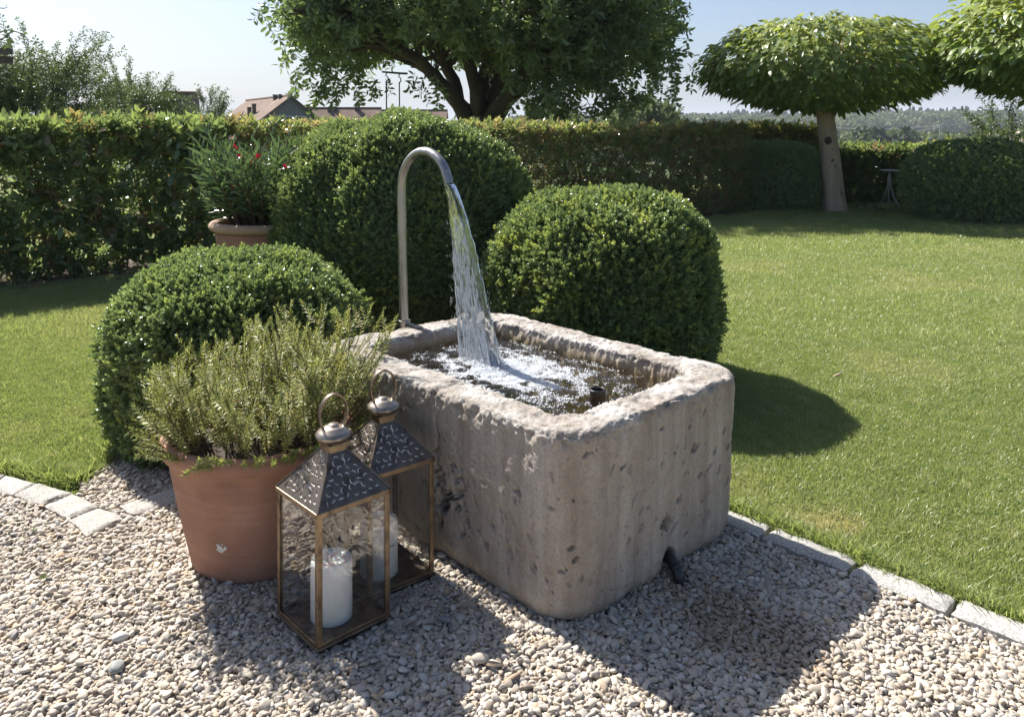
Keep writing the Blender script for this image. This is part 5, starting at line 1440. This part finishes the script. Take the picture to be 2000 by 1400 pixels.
# catalpas with clipped umbrella crowns
cat_leaf = []
for k in range(4):
    V, F = leaf_vf(0.19, 0.17, 0.18+0.05*k, 0.25+0.06*k, 'heart', 5); me_ = np_mesh('leaf', V, F, True); me_.materials.append(M['catalpa']); cat_leaf.append(me_)
cat_src = [source(me_, M['catalpa']) for me_ in cat_leaf]
def catalpa(x, y, lean, cz_, rx, rt, rb, tr0, tr1, label, seed, n=8600, nl=200):
    e = empty('catalpa_tree', (x, y, 0)); r = np.random.default_rng(seed); rr = random.Random(seed)
    ztop = cz_-rb*0.35
    path_ = [(0, 0, -0.15), (-0.005, 0, 0.05), (lean*0.12, 0, 0.35), (lean*0.42, 0, ztop*0.5), (lean*0.75, 0, ztop*0.78), (lean, 0, ztop)]
    mbt = MB(); P_ = []; 
    for k in range(5):
        for j in range(8):
            t = j/8; P_.append(Vector(path_[k]).lerp(Vector(path_[k+1]), t))
    P_.append(Vector(path_[-1])); nP = len(P_)
    rad_ = [float(np.interp(i/(nP-1), [0, .2, .32, .6, 1], [tr0*1.28, tr0*1.12, tr0*0.98, (tr0+tr1)*.52, tr1])) for i in range(nP)]
    mbt.tube(P_, rad_, 28)
    vv = np.array([tuple(v) for v in mbt.v]); cc = np.repeat(np.array([tuple(p) for p in P_]), 28, axis=0)
    dr_ = vv-cc; ang = np.arctan2(dr_[:, 1], dr_[:, 0])
    f = 1 + 0.07*fbm(np.stack([np.cos(ang)*2, np.sin(ang)*2, vv[:, 2]*1.6], 1)+seed, 3) + 0.06*np.cos(5*ang+vv[:, 2])*sstep(0.7, 0.0, vv[:, 2])
    f -= 0.16*np.exp(-((np.mod(ang+1.75, 6.283)-0.0)/0.10)**2)*sstep(1.45, 0.9, vv[:, 2])*sstep(0.0, 0.3, vv[:, 2])
    vv = cc + dr_*f[:, None]; mbt.v = [Vector(v) for v in vv]
    tk = mbt.build('trunk', M['bark_pale'], e, True)
    for (a_, z_, s_) in ((-1.95, 1.48, .075), (-1.65, 1.30, .028), (-1.75, 1.05, .035), (-1.55, .95, .026)):
        i_ = int(np.interp(z_, [p.z for p in P_], range(nP))); c_ = P_[i_] + Vector((math.cos(a_), math.sin(a_), 0))*rad_[i_]*0.93
        V_, F_ = ico(2); V_ = V_*(1+0.25*pnoise(V_*2+z_)[:, None])*np.array([s_, s_*.7, s_*1.1]); mbk = MB(); mbk.add([tuple(v) for v in V_], [tuple(f_) for f_ in F_], Matrix.Translation(c_))
        mbk.build('knot', M['bark_wet'], tk, True)
    mb = MB(); mb.tube([Vector((0.10, -0.11, -0.1)), Vector((0.06, -0.16, .15)), Vector((0.045, -.175, .38)), Vector((0.03, -.17, .6))], [tr0*.5, tr0*.2, tr0*.08, .005], 12)
    mb.build('moss', M['bark_wet'], tk, True)
    br = MB(); T0 = Vector((lean, 0, ztop-0.1))
    for k in range(26):
        a = k*2.4; q = math.sqrt((k+.5)/26)
        e_ = Vector((lean+rx*.85*q*math.cos(a), rx*.85*q*math.sin(a), cz_+rt*0.55*(1-q*q)))
        pts_ = limb(br, T0+Vector((math.cos(a)*tr1*.5, math.sin(a)*tr1*.5, 0)), e_, .06, .02, .06, rr, 5, 6)
        for j in range(3):
            limb(br, pts_[4], e_+Vector((rr.gauss(0, .35), rr.gauss(0, .35), rr.uniform(.0, .3))), .02, .008, .05, rr, 3, 5)
    br.build('branches', M['bark_pale'], e)
    # leaf shell in tiers
    th = r.uniform(0, 2*np.pi, n); c_ = r.uniform(-1, 1, n)
    up = c_ > -0.25
    ph = np.arcsin(np.clip(c_, -1, 1))
    shell = np.where(r.random(n) < .78, r.uniform(.86, 1.02, n), r.uniform(.45, .88, n))
    lm_ = 1 + 0.10*fbm(np.stack([np.cos(th)*3.2, np.sin(th)*3.2, c_*3], 1)+seed, 3) + r.normal(0, .025, n)
    rho = np.cos(ph)**0.92*rx*shell*lm_
    X = lean + rho*np.cos(th); Y = rho*np.sin(th)
    Z = cz_ + np.where(ph > 0, rt*np.sin(ph), rb*np.sin(ph)*0.9)*shell*lm_ + 0.10*rt*(np.cos(ph)-.5)
    P3 = np.stack([X, Y, Z], 1)
    rad2 = np.stack([np.cos(th), np.sin(th), 0*th], 1)
    D = rad2*1.0 + np.stack([0*th, 0*th, -0.08-0.34*np.cos(ph)*r.random(n)], 1) + r.normal(0, .24, (n, 3))
    D[:, 2] -= 0.18*(ph < 0)
    # blade normal upwards: local -Y... roll so that the blade faces up and out
    Dn = D/np.linalg.norm(D, axis=1)[:, None]
    upv = np.array([0, 0, 1.0]) + rad2*0.22 + r.normal(0, .3, (n, 3))
    Yv = upv - (upv*Dn).sum(1)[:, None]*Dn; Yv /= np.linalg.norm(Yv, axis=1)[:, None]
    Xv = np.cross(Yv, Dn); Mx = np.stack([Xv, Yv, Dn], 2)
    eu = to_euler(Mx); scl = r.uniform(.50, 1.02, n)
    tint = np.clip((Z-cz_)/rt*0.75+r.normal(0, .2, n), 0, .85)
    # those nearest the camera and lowest are separate leaves
    sc_ = -Y*1.0 - np.abs(X+x-x)*0.1 + shell*2
    order = np.argsort(-sc_); big, rest = order[:nl], order[nl:]
    cr_o = scatter('crown', e, P3[rest], eu[rest], scl[rest], cat_src, tint[rest])
    for i_ in big:
        o = bpy.data.objects.new('leaf', cat_leaf[int(i_) % 4]); COL.objects.link(o); o.parent = e
        o.location = P3[i_].tolist(); o.rotation_euler = eu[i_].tolist(); o.scale = (float(scl[i_]),)*3; o['tint'] = float(tint[i_])
    tag(e, label, 'tree', 'umbrella-crowned catalpas on the lawn'); return e
catalpa(6.42, 15.95, -0.26, 2.74, 2.28, 1.10, 0.80, 0.215, 0.145, 'umbrella-shaped catalpa with whole crown and leaning trunk in view', 31)
catalpa(9.55, 13.5, -0.1, 2.90, 2.12, 1.35, 0.84, 0.25, 0.17, 'umbrella-shaped catalpa cut off by the right edge of the photo', 32)

# ------------------------------------------------------------------ trees and shrubs beyond the hedge
bush_src = [source(branchlet_mesh(60+k, 22, 0.5, 0.075, 0.032, .2), M['bush_leaf']) for k in range(4)]
pale_src = [source(branchlet_mesh(70+k, 26, 0.9, 0.22, 0.12, .2), M['pale_leaf']) for k in range(3)]
def loose_tree(name, x, y, z0, H, rx, rz_, cz_, label, srcs, n, seed, spr=1.0, shoots=6, cat='tree', gaps=-0.1, rb=0.05):
    e = empty(name, (x, y, z0)); r = np.random.default_rng(seed); rr = random.Random(seed)
    mb = MB(); mb.tube([(0, 0, -.5), (0.03, 0, cz_*0.4), (0, 0, cz_)], [rb*1.5, rb, rb*.6], 8)
    for k in range(9):
        a = k*2.4; limb(mb, (0, 0, cz_*rr.uniform(.3, .8)), (rx*.7*math.cos(a), rx*.7*math.sin(a), cz_+rz_*rr.uniform(-.2, .6)), rb*.5, rb*.12, .08, rr, 5, 5)
    mb.build('trunk', M['twig'], e)
    d = r.normal(size=(n, 3)); d /= np.linalg.norm(d, axis=1)[:, None]
    s = r.random(n)**0.4
    l = 1+0.25*fbm(d*1.9+seed, 3)
    p = d*np.array([rx, rx, rz_])*(s*l)[:, None] + np.array([0, 0, cz_])
    k = fbm(p/rx*2.4+seed*3, 2) > gaps - (s < .6)*.5
    p, d = p[k], d[k]
    dirs = d + np.array([0, 0, .5]) + r.normal(0, .5, p.shape)
    P_, D_ = [p], [dirs]
    for k in range(shoots):       # whippy shoots that break the outline
        a = rr.uniform(-.9, .9); b = rr.uniform(-1, 1); st = Vector((rx*math.sin(a)*.8, rx*.5*b, cz_+rz_*math.cos(a)*.85)); dv = Vector((math.sin(a)*.8, .2*b, 1)).normalized()
        L = rr.uniform(.3, .75)*rx
        q = np.array([tuple(st+dv*L*t) for t in np.linspace(0, 1, 9)]) + r.normal(0, .02, (9, 3)); P_.append(q); D_.append(np.tile(np.array(tuple(dv)), (9, 1))+r.normal(0, .25, (9, 3)))
    P_, D_ = np.concatenate(P_), np.concatenate(D_)
    scatter('crown', e, P_, to_euler(frames(D_)), spr*r.uniform(.7, 1.2, len(P_)), srcs)
    tag(e, label, cat); return e
def at(px, y): return (px-1000)/FPX*y
loose_tree('garden_tree', at(70, 20), 20, -0.2, 4, 1.75, 1.35, 2.3, 'bushy tree with whippy shoots at the far left behind the hedge', bush_src, 2400, 1, 1.0, 9)
loose_tree('garden_tree', at(-110, 19), 19, -0.2, 4, 1.7, 1.5, 2.5, 'leafy tree cut off by the left edge behind the hedge', bush_src, 2000, 12, 1.0, 4)
loose_tree('garden_tree', at(268, 26), 26, -0.6, 4, 1.35, 1.0, 2.55, 'small rounded tree in front of a tiled roof left of the houses', bush_src, 1500, 2, 1.1, 4)
loose_tree('garden_tree', at(215, 23), 23, -0.5, 3, 0.8, .6, 1.95, 'pale green bush just above the hedge between two trees', pale_src, 300, 3, 0.5, 0)
loose_tree('garden_tree', at(412, 27), 27, -0.6, 3, .62, .7, 2.35, 'small dark sapling poking above the hedge left of the gabled house', bush_src, 380, 4, 1.0, 4, gaps=.05)
loose_tree('garden_tree', at(356, 28), 28, -0.6, 3, .5, .35, 1.95, 'low bush tip above the hedge below the tiled roof', bush_src, 90, 14, 1.0, 1)
loose_tree('walnut_tree', at(1255, 62), 62, -3.2, 7, 2.7, 2.0, 5.1, 'pale round tree standing beyond the hedge right of the big tree', pale_src, 1300, 5, 1.0, 3, rb=.2)
loose_tree('garden_tree', at(1072, 45), 45, -2.0, 5, 1.5, 1.2, 3.6, 'small pale tree half hidden by the big tree trunk', pale_src, 500, 6, .8, 2, rb=.1)
loose_tree('rose_bush', at(1985, 17.0), 17.0, 0, 2, .85, .5, 1.0, 'bright leafy bush behind the broad clipped shrub', bush_src, 300, 7, 1.0, 4, 'shrub')
# pale blossoms on that bush
m = plain('pale_blossom', (0.62, 0.52, 0.50), 0.7, var=.15)
mb = MB()
for k in range(5):
    V, F = leaf_vf(0.03, 0.028, -0.25, 0.2, 'oval', 2); a = k*1.2566; mb.add(V, F, mat_from((math.cos(a), math.sin(a), .5), .4, Vector((0, 0, 0))))
bl = bpy.data.meshes.new('blossom'); bl.from_pydata([tuple(v) for v in mb.v], [], mb.f); bl.update(); bl.materials.append(m)
rb_ = bpy.data.objects['rose_bush']; rr = random.Random(4)
for k in range(26):
    o = bpy.data.objects.new('blossom', bl); COL.objects.link(o); o.parent = rb_
    t = rr.random(); o.location = (-0.75+1.0*t+rr.gauss(0, .08), -0.62+rr.gauss(0, .1), 1.50-0.42*t+rr.gauss(0, .07)); o.rotation_euler = (rr.uniform(.6, 1.6), rr.gauss(0, .5), rr.uniform(0, 6.28)); s = rr.uniform(1.0, 1.9); o.scale = (s, s, s)

# variegated ground cover at the foot of the low hedge
V, F = leaf_vf(0.07, 0.05, .2, .2, 'oval', 3)
gc = [source(np_mesh('cover_leaf', V, F, True), foliage('variegated_leaves', [(0, (.16, .19, .06)), (1, (.42, .42, .26))], .3, .45, .4))]
n = 520; p = np.stack([rng.uniform(7.05, 8.05, n), rng.uniform(15.75, 16.5, n), np.abs(rng.normal(0.03, .035, n))], 1)
tag(scatter('ground_cover', None, p, to_euler(frames(np.concatenate([rng.normal(0, 1, (n, 2)), rng.uniform(0, .9, (n, 1))], 1))), rng.uniform(.7, 1.3, n), gc), 'pale variegated ground cover at the foot of the low hedge', 'ground cover')

# slender bird bath on three legs
bb = empty('bird_bath', (at(1737, 16.2), 16.2, 0)); tag(bb, 'thin metal bird bath on splayed legs in front of the low hedge', 'bird bath')
M['iron'] = plain('dull_iron', (0.34, 0.34, 0.33), 0.5, 0.6, var=.3)
mb = MB(); mb.lathe([(0.001, .74), (.06, .745), (.17, .775), (.20, .80), (.193, .80), (.16, .785), (.05, .757), (.001, .753)], 28); mb.build('bowl', M['iron'], bb, True)
for k in range(5):
    a = k*1.2566+.4; mb = MB(); mb.tube([(0.015*math.cos(a), .015*math.sin(a), .745), (.03*math.cos(a), .03*math.sin(a), .5), (.10*math.cos(a), .10*math.sin(a), .25), (.26*math.cos(a), .26*math.sin(a), -0.01)], .009, 6); mb.build('leg', M['iron'], bb)

# ------------------------------------------------------------------ pergola end and vine at the left edge
M['pergola'] = plain('dark_timber', (0.085, 0.075, 0.072), 0.8, var=.35, nscale=30, stretch=(.15, 1, 1))
PGY = 11.0; PGX = -8.6
pg = empty('pergola', (PGX, PGY, 0)); tag(pg, 'dark timber pergola beam ends at the left edge of the sky', 'pergola')
def zat(py, y): return CAM_H+(HOR-py)/FPX*y
mb = MB(); mb.box(-3.0, at(22, PGY)-PGX, -0.04, 0.04, zat(106.5, PGY), zat(95, PGY)); mb.build('joist', M['pergola'], pg, bevel=.002)
mb = MB(); mb.box(-3.0, at(10, PGY)-PGX, 0.06, 0.18, zat(123.5, PGY), zat(109, PGY)); mb.build('beam', M['pergola'], pg, bevel=.002)
for x_ in (0.0, -2.8):
    mb = MB(); mb.box(x_-0.06, x_+0.06, 0.061, 0.179, -0.05, zat(123.5, PGY)-.001); mb.build('post', M['pergola'], pg, bevel=.003)
vn = empty('climbing_vine', (PGX, PGY, zat(100, PGY))); tag(vn, 'thin vine shoot curling from the pergola against the sky', 'vine')
def vp(px, py, dy=0): return Vector((at(px, PGY+dy)-PGX, dy, zat(py, PGY+dy)-zat(100, PGY)))
mb = MB()
mb.tube([vp(-40, 80), vp(-10, 68), vp(5, 62), vp(18, 59), vp(33, 63), vp(45, 68), vp(53, 76), vp(56, 86), vp(53, 95)], [.010, .010, .009, .009, .007, .007, .006, .004, .003], 6)
mb.tube([vp(-40, 92), vp(-5, 81), vp(8, 74), vp(20, 65), vp(30, 61)], [.010, .009, .007, .006, .005], 6)
mb.tube([vp(-30, 16), vp(-5, 16), vp(8, 17), vp(14, 15), vp(13, 11), vp(9, 9)], [.007, .007, .006, .004, .003, .002], 6)
mb.tube([Vector((-.15, .12, -2.6)), Vector((-.12, .10, -1)), Vector((-.2, 0, .05)), vp(-40, 84)], [.03, .024, .016, .010], 7)
mb.build('shoots', M['twig'], vn)
V, F = leaf_vf(0.10, 0.066, .25, .3, 'oval', 4); vl = np_mesh('leaf', V, F, True); vl.materials.append(M['bush_leaf'])
rr = random.Random(2)
for (px, py, s) in ((14, 56, .5), (2, 59, .6), (9, 61, .5), (20, 62, .7), (24, 66, .6), (19, 72, .8), (13, 70, .5), (12, 78, 1.0), (17, 90, 1.1), (8, 94, 1.0), (2, 92, 1.0), (0, 76, .7), (34, 59, .4), (47, 64, .5), (-8, 88, 1), (-15, 80, 1), (-20, 70, .9)):
    o = bpy.data.objects.new('leaf', vl); COL.objects.link(o); o.parent = vn; o.location = vp(px, py, rr.uniform(-.03, .03)); o.rotation_euler = (rr.uniform(0, 6.28), rr.uniform(0, 6.28), rr.uniform(0, 6.28)); o.scale = (s, s, s)

# ------------------------------------------------------------------ houses
m, nt, out = new_mat('roof_tiles')
co = coords(nt); n1 = noise(nt, co, 1.2, 5); n2 = noise(nt, co, 9, 4)
c = ramp(nt, n1, [(.3, (.17, .12, .095)), (.6, (.235, .17, .14)), (.8, (.29, .225, .19))]); c = mixc(nt, .5, c, ramp(nt, n2, [(.3, .6), (.7, 1.0)]), 'MULTIPLY')
wv = nd(nt, 'ShaderNodeTexWave', Scale=3.2, Distortion=.4); wv.bands_direction = 'Z'; nt.links.new(co, wv.inputs['Vector'])
principled(nt, out, c, .9, normal=bump(nt, wv.outputs[1], .6, .05), spec=.2); M['tiles'] = m
M['slats'] = plain('grey_boarding', (.20, .195, .19), .85, var=.2, nscale=4, stretch=(.3, .3, 14))
M['render'] = plain('house_render', (.45, .42, .38), .9, var=.1)
M['dark_glass'] = plain('window_glass', (.02, .022, .025), .12, var=.2, bstr=0)
M['white_trim'] = plain('white_trim', (.6, .6, .58), .6, var=.05)
def house(apex, ridge_dir, length, half, pitch, zbase, label, wallmat, chim=(), window=False):
    a = Vector(apex); rd = Vector((ridge_dir[0], ridge_dir[1], 0)).normalized(); sd = Vector((rd.y, -rd.x, 0))
    e = empty('house', (a.x, a.y, zbase), math.atan2(rd.y, rd.x)); h = a.z-zbase; drop_ = half*math.tan(pitch); ez = h-drop_
    # local: x along the ridge (0 = near gable), y to the left of it
    mb = MB(); mb.add([(0, -half, 0), (length, -half, 0), (length, half, 0), (0, half, 0), (0, -half, ez-.05), (length, -half, ez-.05), (length, half, ez-.05), (0, half, ez-.05), (0, 0, h-.08), (length, 0, h-.08)],
                      [(0, 4, 8, 7, 3), (1, 2, 6, 9, 5), (0, 1, 5, 4), (2, 3, 7, 6)]); mb.build('wall', wallmat, e)
    ov = .35; dz = ov*math.tan(pitch)
    rf = empty('roof', (0, 0, 0), 0, e)
    for s in (-1, 1):
        mb = MB(); V = [(-.3, 0, h), (length+.3, 0, h), (length+.3, s*(half+ov), ez-dz), (-.3, s*(half+ov), ez-dz)]; V += [(x, y, z-.14) for (x, y, z) in V]
        mb.add(V, [(0, 1, 2, 3), (7, 6, 5, 4), (0, 4, 5, 1), (1, 5, 6, 2), (2, 6, 7, 3), (3, 7, 4, 0)]); mb.build('roof_slope', M['tiles'], rf)
    mb = MB(); mb.tube([(-.3, 0, h+.02), (length+.3, 0, h+.02)], .09, 8); mb.build('ridge_tiles', M['tiles'], rf)
    for (x, y, w, hh) in chim:
        zb = h - abs(y)*math.tan(pitch) - .2; mb = MB(); mb.box(x-w, x+w, y-w, y+w, zb, zb+.2+hh); mb.box(x-w*1.25, x+w*1.25, y-w*1.25, y+w*1.25, zb+.2+hh+.001, zb+.2+hh+.07); mb.build('chimney', M['chimney'], rf)
    if window:
        w = empty('window', (-.02, -0.1, h-1.62), 0, e)
        mb = MB(); mb.box(-.03, .05, -.85, .85, -.75, 0); mb.build('pane', M['dark_glass'], w)
        mb = MB(); mb.box(-.09, .0, -1.15, 1.15, .005, .09); mb.build('lintel', M['white_trim'], w)
        mb = MB(); mb.box(-.06, -.031, -.04, .04, -.75, 0); mb.box(-.06, -.031, .55, .62, -.75, 0); mb.build('frame', M['white_trim'], w)
    tag(e, label, 'house'); return e
M['chimney'] = plain('chimney_metal', (.07, .065, .06), .7, var=.3)
house((at(567, 60), 60, zat(187, 60)), (-6.5, 10), 12.0, 4.6, R(38), -3.4, 'gabled house with brown tiled roof and grey boarded gable', M['slats'], ((4.2, 1.9, .13, .62), (3.6, 1.7, .13, .72), (3.0, .25, .13, .3), (1.9, .2, .10, .25)), True)
house((at(600, 76), 76, zat(211.5, 76)), (1, 0.04), 6.7, 4.2, R(35), -4.0, 'long low brown roof with chimneys beside the gabled house', M['render'], ((2.15, -.35, .16, .25), (2.65, -.3, .16, .3), (4.65, -.3, .10, .45), (4.9, -.3, .10, .45)))
house((at(739, 80), 80, zat(216, 80)), (1, 0.02), 6.6, 4.2, R(33), -4.2, 'low grey-brown roof just above the hedge near the swing', M['render'])
house((at(318, 46), 46, zat(181, 46)), (0.9, 0.5), 1.6, 3.0, R(47), -2.6, 'tiled roof half hidden by the small rounded tree', M['render'])
house((at(1846, 210), 210, zat(273.5, 210)), (1, 0.1), 9.0, 4.0, R(35), -9.5, 'pinkish house roof far off in the valley behind the clipped shrub', M['render'])

# power line poles in the valley
M['galv'] = plain('galvanised_steel', (.42, .42, .42), .5, .4, var=.1)
pl = empty('power_pole', (at(1838, 190), 190, -9.0)); tag(pl, 'pale twin-post power pole in the valley', 'power pole')
zt = zat(243, 190)+9.0
for s in (-1, 1):
    mb = MB(); mb.tube([(s*.35+.35, 0, 0), (s*.22-.1, 0, zt)], .09, 6); mb.build('post', M['galv'], pl)
for z_ in (zt-.3, zt-1.2, zt-3.2):
    mb = MB(); mb.box(-.6 if z_ > zt-1 else -.35, .6 if z_ > zt-1 else .4, -.05, .05, z_, z_+.1); mb.build('crossarm', M['galv'], pl)
for j, (dz, tgt) in enumerate(((0, (1560, 232)), (-.4, (1600, 256)))):
    mb = MB(); a = Vector((-.3, 0, zt-.3+dz)); b = Vector((at(tgt[0], 260)-at(1838, 190), 70, zat(tgt[1]+6, 260)+9.0)); pts_ = [a.lerp(b, k/12)-Vector((0, 0, 1.6*math.sin(math.pi*k/12))) for k in range(13)]
    mb.tube(pts_, .028, 5); mb.build('wire', M['galv'], pl)

# ------------------------------------------------------------------ distant woods
def far_tree(k, conifer=False):
    r = np.random.default_rng(700+k); V, F = [], []
    n = 420 if not conifer else 360
    lob = [(r.normal(0, .28), r.normal(0, .28), r.uniform(.4, .85), r.uniform(.22, .36)) for _ in range(9)]
    for i in range(n):
        if conifer:
            z = r.random()**1.3; rad_ = .26*(1-z)+.01; a = r.uniform(0, 6.28); c = np.array([rad_*np.cos(a), rad_*np.sin(a), .06+.94*z]); nn = np.array([np.cos(a), np.sin(a), -.4]); s = .055
        else:
            l = lob[r.integers(0, 9)]; d = r.normal(size=3); d /= np.linalg.norm(d); c = np.array([l[0], l[1], l[2]])+d*l[3]*r.uniform(.75, 1.05); nn = d + r.normal(0, .5, 3); s = .075
        nn = nn/np.linalg.norm(nn); t = np.cross(nn, r.normal(size=3)); t /= np.linalg.norm(t); b_ = np.cross(nn, t)
        m0 = len(V); q = s*r.uniform(.6, 1.3)
        V += [c+t*q, c+b_*q*.8, c-t*q*.9, c-b_*q]; F.append((m0, m0+1, m0+2, m0+3))
    b0 = len(V)
    for k2 in range(5):
        a = k2*1.2566; V += [np.array([.02*np.cos(a), .02*np.sin(a), -.1]), np.array([.012*np.cos(a), .012*np.sin(a), .6])]
    for k2 in range(5):
        i0 = b0+2*k2; i1 = b0+2*((k2+1) % 5); F.append((i0, i1, i1+1, i0+1))
    return np_mesh('far_tree', np.array(V), np.array(F))
dec = [source(far_tree(k), M['forest']) for k in range(5)]
con = [source(far_tree(20+k, True), M['conifer']) for k in range(3)]
def wood(name, n, d0, d1, a0, a1, srcs, h0, h1, label, clump=-.2, z_=0, thr=None):
    y = np.sqrt(rng.uniform(d0*d0, d1*d1, n)); az = rng.uniform(a0, a1, n); x = y*az
    k = pnoise(np.stack([x/90, y/90, 0*x+z_], 1)) > clump
    x, y = x[k], y[k]; z = terrain_z(x, y); n = len(x); hh = rng.uniform(h0, h1, n)
    o = scatter(name, None, np.stack([x, y, z], 1), np.stack([0*x, 0*x, rng.uniform(0, 6.28, n)], 1), np.stack([hh*rng.uniform(.8, 1.2, n)]*2+[hh], 1), srcs)
    tag(o, label, 'wood'); return o
wood('forest', 5200, 560, 1150, 0.0, 0.85, dec, 9, 15, 'mixed leafy forest covering the far hillside', -.6)
wood('forest', 2600, 760, 1130, 0.0, 0.85, con, 13, 21, 'dark conifers along the ridge of the far hillside', -.05, 5)
wood('woodland', 900, 190, 430, 0.27, 0.85, dec, 6.5, 10.5, 'lighter green trees on the valley floor', -.25, 9)
wood('woodland', 500, 300, 620, 0.02, 0.30, dec, 7, 11, 'trees on the valley floor glimpsed beyond the long hedge', -.2, 12)

# ------------------------------------------------------------------ small things lying about
def dry_leaf(loc, rz, s, label, col=(0.34, 0.24, 0.15)):
    V, F = leaf_vf(0.075, 0.030, 0.55, -0.35, 'oval', 6)
    mb = MB(); mb.add(V, F, Matrix.Rotation(R(-84), 4, 'X')); 
    o = mb.build('dry_leaf', M['dry'] , None, True); o.location = loc; o.rotation_euler = (0, 0.15, rz); o.scale = (s, s, s)
    md = o.modifiers.new('solid', 'SOLIDIFY'); md.thickness = .0008
    tag(o, label, 'dry leaf', 'fallen leaves'); return o
M['dry'] = plain('dried_leaf', (0.34, 0.25, 0.165), 0.75, var=.3)
for (px, py, rz_, s, lb) in ((985, 1300, 1.0, 1.1, 'curled dry leaf on the gravel in front of the trough'), (1020, 1312, 2.0, .9, 'tan dry leaf tip beside another leaf in front of the trough'), (155, 1192, 2.5, 1.0, 'dry leaf on the sunlit gravel at the left'), (85, 990, 0.7, .8, 'small dry leaf beside the stone edging')):
    q = P(px, py, .03); dry_leaf((q.x, q.y, .034), rz_, s, lb)
q = P(1645, 736); dry_leaf((q.x, q.y, .03), 1.9, 1.0, 'reddish dry leaf lying on the lawn right of the trough')
def stone(px, py, size, col, label, seed):
    V, F = ico(3); r = np.random.default_rng(seed); V = V*(1+.22*pnoise(V*.8+seed)[:, None]+.06*pnoise(V*2.2+seed)[:, None])*np.array([size, size*.66, size*.42])
    q = P(px, py, .03); mb = MB(); mb.add([tuple(v) for v in V], [tuple(f) for f in F])
    o = mb.build('pebble', plain('pebble_tone', col, .7, var=.25, nscale=60, bstr=.2), None, True, loc=(q.x, q.y, .030)); o.rotation_euler = (.15, .1, r.uniform(0, 3)); tag(o, label, 'pebble', 'larger pebbles in the gravel')
stone(228, 1302, .030, (.25, .26, .25), 'larger blue-grey pebble on the sunlit gravel at the left', 1)
stone(235, 1242, .024, (.5, .49, .47), 'smooth white pebble on the gravel left of the pot shadow', 2)
stone(938, 1284, .028, (.40, .35, .29), 'smooth tan pebble beside the dry leaf in front of the trough', 3)
stone(870, 1208, .023, (.19, .19, .21), 'dark slate-grey pebble in the shade of the rear lantern', 4)
stone(862, 1083, .021, (.42, .42, .43), 'pale grey pebble beside the rear lantern foot', 5)
for (px, py, s, lb) in ((85, 1130, 1.0, 'tiny green weed seedling in the gravel'), (66, 1037, .8, 'small weed seedling near the stone edging')):
    mb = MB(); rr = random.Random(px)
    for k in range(6):
        V, F = leaf_vf(.022*s, .008*s, .3, .2, 'oval', 3); a = k*1.05; mb.add(V, F, mat_from((math.cos(a), math.sin(a), 1.1), 0, Vector((0, 0, 0))))
    q = P(px, py, .025); tag(mb.build('weed', M['bush_leaf'], None, loc=(q.x, q.y, .024)), lb, 'weed')

# ------------------------------------------------------------------ haze
m, nt, out = new_mat('summer_haze')
pv = nt.nodes.new('ShaderNodeVolumePrincipled'); pv.inputs['Density'].default_value = 0.00027; pv.inputs['Color'].default_value = (0.80, 0.88, 1.0, 1); pv.inputs['Anisotropy'].default_value = 0.0
nt.links.new(pv.outputs[0], out.inputs['Volume'])
mb = MB(); mb.box(-6800, 6800, -1400, 6900, -60, 128)
hz = mb.build('haze', m); tag(hz, 'thin summer haze over the valley', None, kind='stuff')
